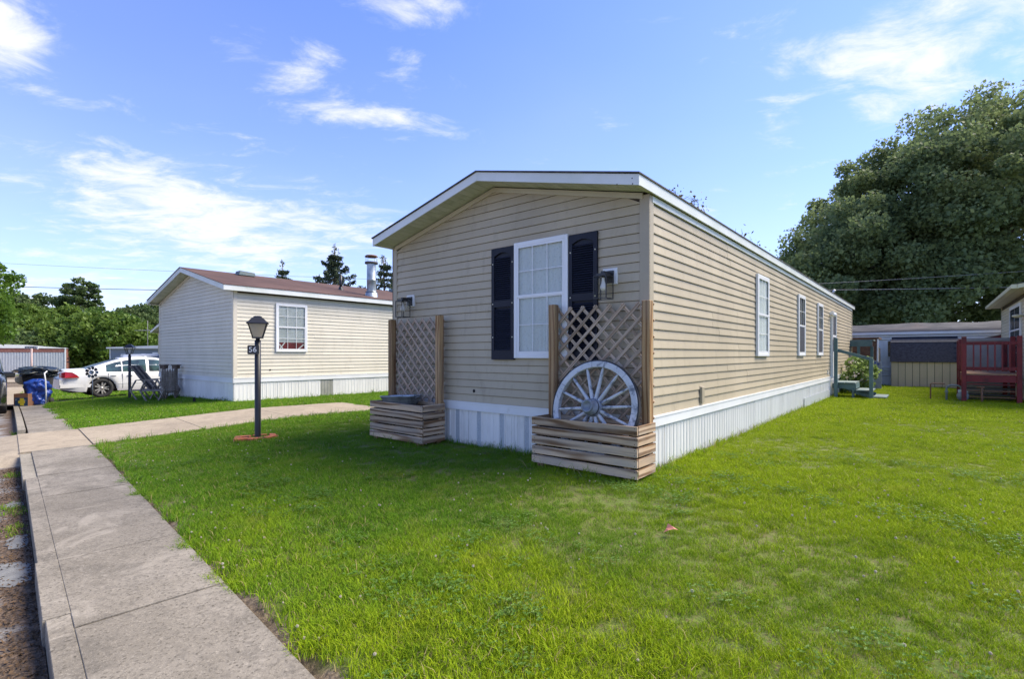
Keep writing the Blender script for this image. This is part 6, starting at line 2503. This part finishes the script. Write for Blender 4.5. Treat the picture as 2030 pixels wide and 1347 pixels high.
scatter('lawn_grass', PF, np.stack([rng.normal(0, .08, n), rng.normal(0, .08, n), rng.uniform(0, 6.28, n)], 1), hs.clip(.6, 1.35), ix, fine, 'mown lawn of short mixed green and yellow blades')
P4 = sprinkle(60, 9.3, 19)
n = len(P4)
scatter('lawn_grass', P4, np.stack([rng.normal(0, .05, n), rng.normal(0, .05, n), rng.uniform(0, 6.28, n)], 1), rng.uniform(.75, 1.15, n), rng.integers(0, 4, n), wide, 'mown lawn further off between the homes')
P5 = sprinkle(7, 18.5, 55)
n = len(P5)
scatter('lawn_grass', P5, np.stack([rng.normal(0, .05, n), rng.normal(0, .05, n), rng.uniform(0, 6.28, n)], 1), rng.uniform(.75, 1.2, n), rng.integers(0, 3, n), far_, 'far strips of grass beside the street')
# clover leaves in drifts, clover heads
PC = sprinkle(18, 1.2, 6.5)
m_ = (np.sin(PC[:, 0] * 1.7 + 2.) * np.sin(PC[:, 1] * 2.2 + .6) + .6 * np.sin(PC[:, 0] * 4.4 + PC[:, 1] * 3.7)) > .35
m_ |= (np.hypot((PC[:, 0] + .35) / 1.1, PC[:, 1] - 2.25) < .55)
PC = PC[m_]
n = len(PC)
scatter('clover_leaves', PC, np.stack([np.zeros(n), np.zeros(n), rng.uniform(0, 6.28, n)], 1), rng.uniform(.8, 1.3, n), rng.integers(0, 3, n), [clover_patch('clover_patch', 26, .10) for _ in range(3)], 'low drifts of three-leaved clover in the lawn')
PH = np.vstack([sprinkle(16, 1.4, 5), sprinkle(10, 5, 15)])
m_ = rng.random(len(PH)) < .35 + .65 * ((np.sin(PH[:, 0] * 1.1 + .5) * np.cos(PH[:, 1] * .8 + 1)) > .1)
PH = PH[m_]
n = len(PH)
scatter('clover_flowers', PH, np.stack([rng.normal(0, .2, n), rng.normal(0, .2, n), rng.uniform(0, 6.28, n)], 1), rng.uniform(.5, .95, n), np.zeros(n, int), [clover_head('clover_head')], 'small white clover heads dotted over the lawn')


# unkempt fringe of longer grass at walls, posts and pavement edges
def fringe():
    pts = []
    for t in np.arange(0, 17.4, .05):
        u = t
        pts.append((*H(u, -.03 - .05 * random.random()), 1.0))
    for t in np.arange(0, 4.25, .05):
        pts.append((*H(-.03 - .05 * random.random(), t), .9))
    for t in np.arange(0, 6, .06):
        pts.append((*H(.57 - .08 * random.random(), 11.88 + t), 1.2))
    for t in np.arange(0, 14, .06):
        pts.append((*H(.6 + t, 11.83 - .06 * random.random()), 1.2))
    for a in np.arange(-2, 10, .04):
        pts.append((*AN(a, SW1 + .04 + .05 * random.random() + .02 * max(0, min(2, 4.5 - a))), .75))
    for n_ in np.arange(1, 6.2, .05):
        pts.append((*AN(10.04 - .04 * random.random(), n_), .9))
        pts.append((*AN(12.47 + .04 * random.random(), n_), .9))
    for (px_, py_) in ((lamp_near.x, lamp_near.y),):
        for k in range(70):
            a = random.random() * 6.28
            pts.append((px_ + .36 * math.cos(a) * random.uniform(.9, 1.2), py_ + .30 * math.sin(a) * random.uniform(.9, 1.2), .95))
    for (uu, vv) in ((-.50, -.12), (-.50, 1.14), (-.52, 2.98), (-.52, 4.16)):
        pass
    for v_ in np.arange(-.1, 1.15, .05):
        pts.append((*H(-.53 - .05 * random.random(), v_), 1.0))
    for v_ in np.arange(2.98, 4.15, .05):
        pts.append((*H(-.55 - .05 * random.random(), v_), 1.0))
    pts = [p_ for p_ in pts if random.random() < .75]
    A = np.array(pts)
    P_ = np.stack([A[:, 0], A[:, 1], gz(A[:, 0], A[:, 1])], 1)
    n = len(P_)
    scatter('fringe_grass', P_, np.stack([rng.normal(0, .15, n), rng.normal(0, .15, n), rng.uniform(0, 6.28, n)], 1), A[:, 2] * rng.uniform(.6, 1.35, n), rng.integers(0, 3, n),
            [tuft('edge_tuft', 16, .045, .07, .006, .55) for _ in range(3)], 'longer untrimmed grass along walls and pavement edges')


fringe()

# weeds and litter in the gutter; fallen leaves
pts = []
for (a, n_, r_, k) in ((7.0, .02, .16, 20), (6.1, .04, .12, 10), (3.75, -.18, .06, 5), (8.9, .05, .14, 12), (12.9, .12, .22, 26), (13.6, .10, .15, 10)):
    for _ in range(k):
        x, y = AN(a + random.gauss(0, r_), min(n_ + random.gauss(0, r_ * .3), .115))
        pts.append((x, y, gzf(x, y) - KH))
n = len(pts)
scatter('kerb_weeds', pts, np.stack([rng.normal(0, .2, n), rng.normal(0, .2, n), rng.uniform(0, 6.28, n)], 1), rng.uniform(.5, .95, n), rng.integers(0, 2, n), [tuft('weed_tuft', 18, .05, .05, .006, .8) for _ in range(2)], 'tufts of weeds growing at the foot of the kerb')
# leaf litter and twigs along the kerb foot
L_ = []
for _ in range(5200):
    a = random.uniform(1.5, 9.5)
    n_ = .13 - abs(random.gauss(0, .15))
    x, y = AN(a, n_)
    L_.append((x, y, gzf(x, y) - KH + .004 + random.random() * .012))
nr = rng.normal(size=(len(L_), 3)) * .5
nr[:, 2] = 1
o = leaf_mesh('leaf_litter', np.array(L_), .020, 'deadleaf', nrm=nr, aspect=.45)
MT['litter'] = leafmat('leaf_litter', (.045, .03, .02), (.16, .10, .055), 0.02, .9, yellow=(.09, .06, .035))
o.data.materials[0] = MT['litter']
tag(o, 'brown crumbs of leaf litter gathered along the kerb', None, None, 'stuff')
for k, (a, n_, lab) in enumerate(((4.05, -.12, 'curled orange leaf lying in the gutter dirt furthest from the camera'), (3.05, .02, 'tan dead leaf in the gutter nearest the camera'), )):
    x, y = AN(a, n_)
    V_ = [(-.05, 0, .004), (-.02, .018, .018), (.02, .022, .008), (.055, 0, .022), (.02, -.02, .014), (-.02, -.017, .006)]
    tag(MB().add(V_, [(0, 1, 2, 3, 4, 5)]).obj('fallen_leaf', 'deadleaf', None, (x, y, gzf(x, y) - KH + .01), (0, 0, random.random() * 6)), lab, 'leaf')
x, y = 1.105, 3.52
tag(MB().add([(-.05, 0, .0), (-.02, .03, .02), (.02, .022, .04), (.055, 0, .02), (.02, -.02, .035), (-.02, -.03, .03), (0, .05, .05)], [(0, 1, 6, 2, 3, 4, 5)]).obj('fallen_leaf', M('pink_leaf', (.42, .16, .12), None, 4, .7), None, (x, y, gzf(x, y) + .03)), 'crumpled pinkish leaf in the middle of the lawn', 'leaf')
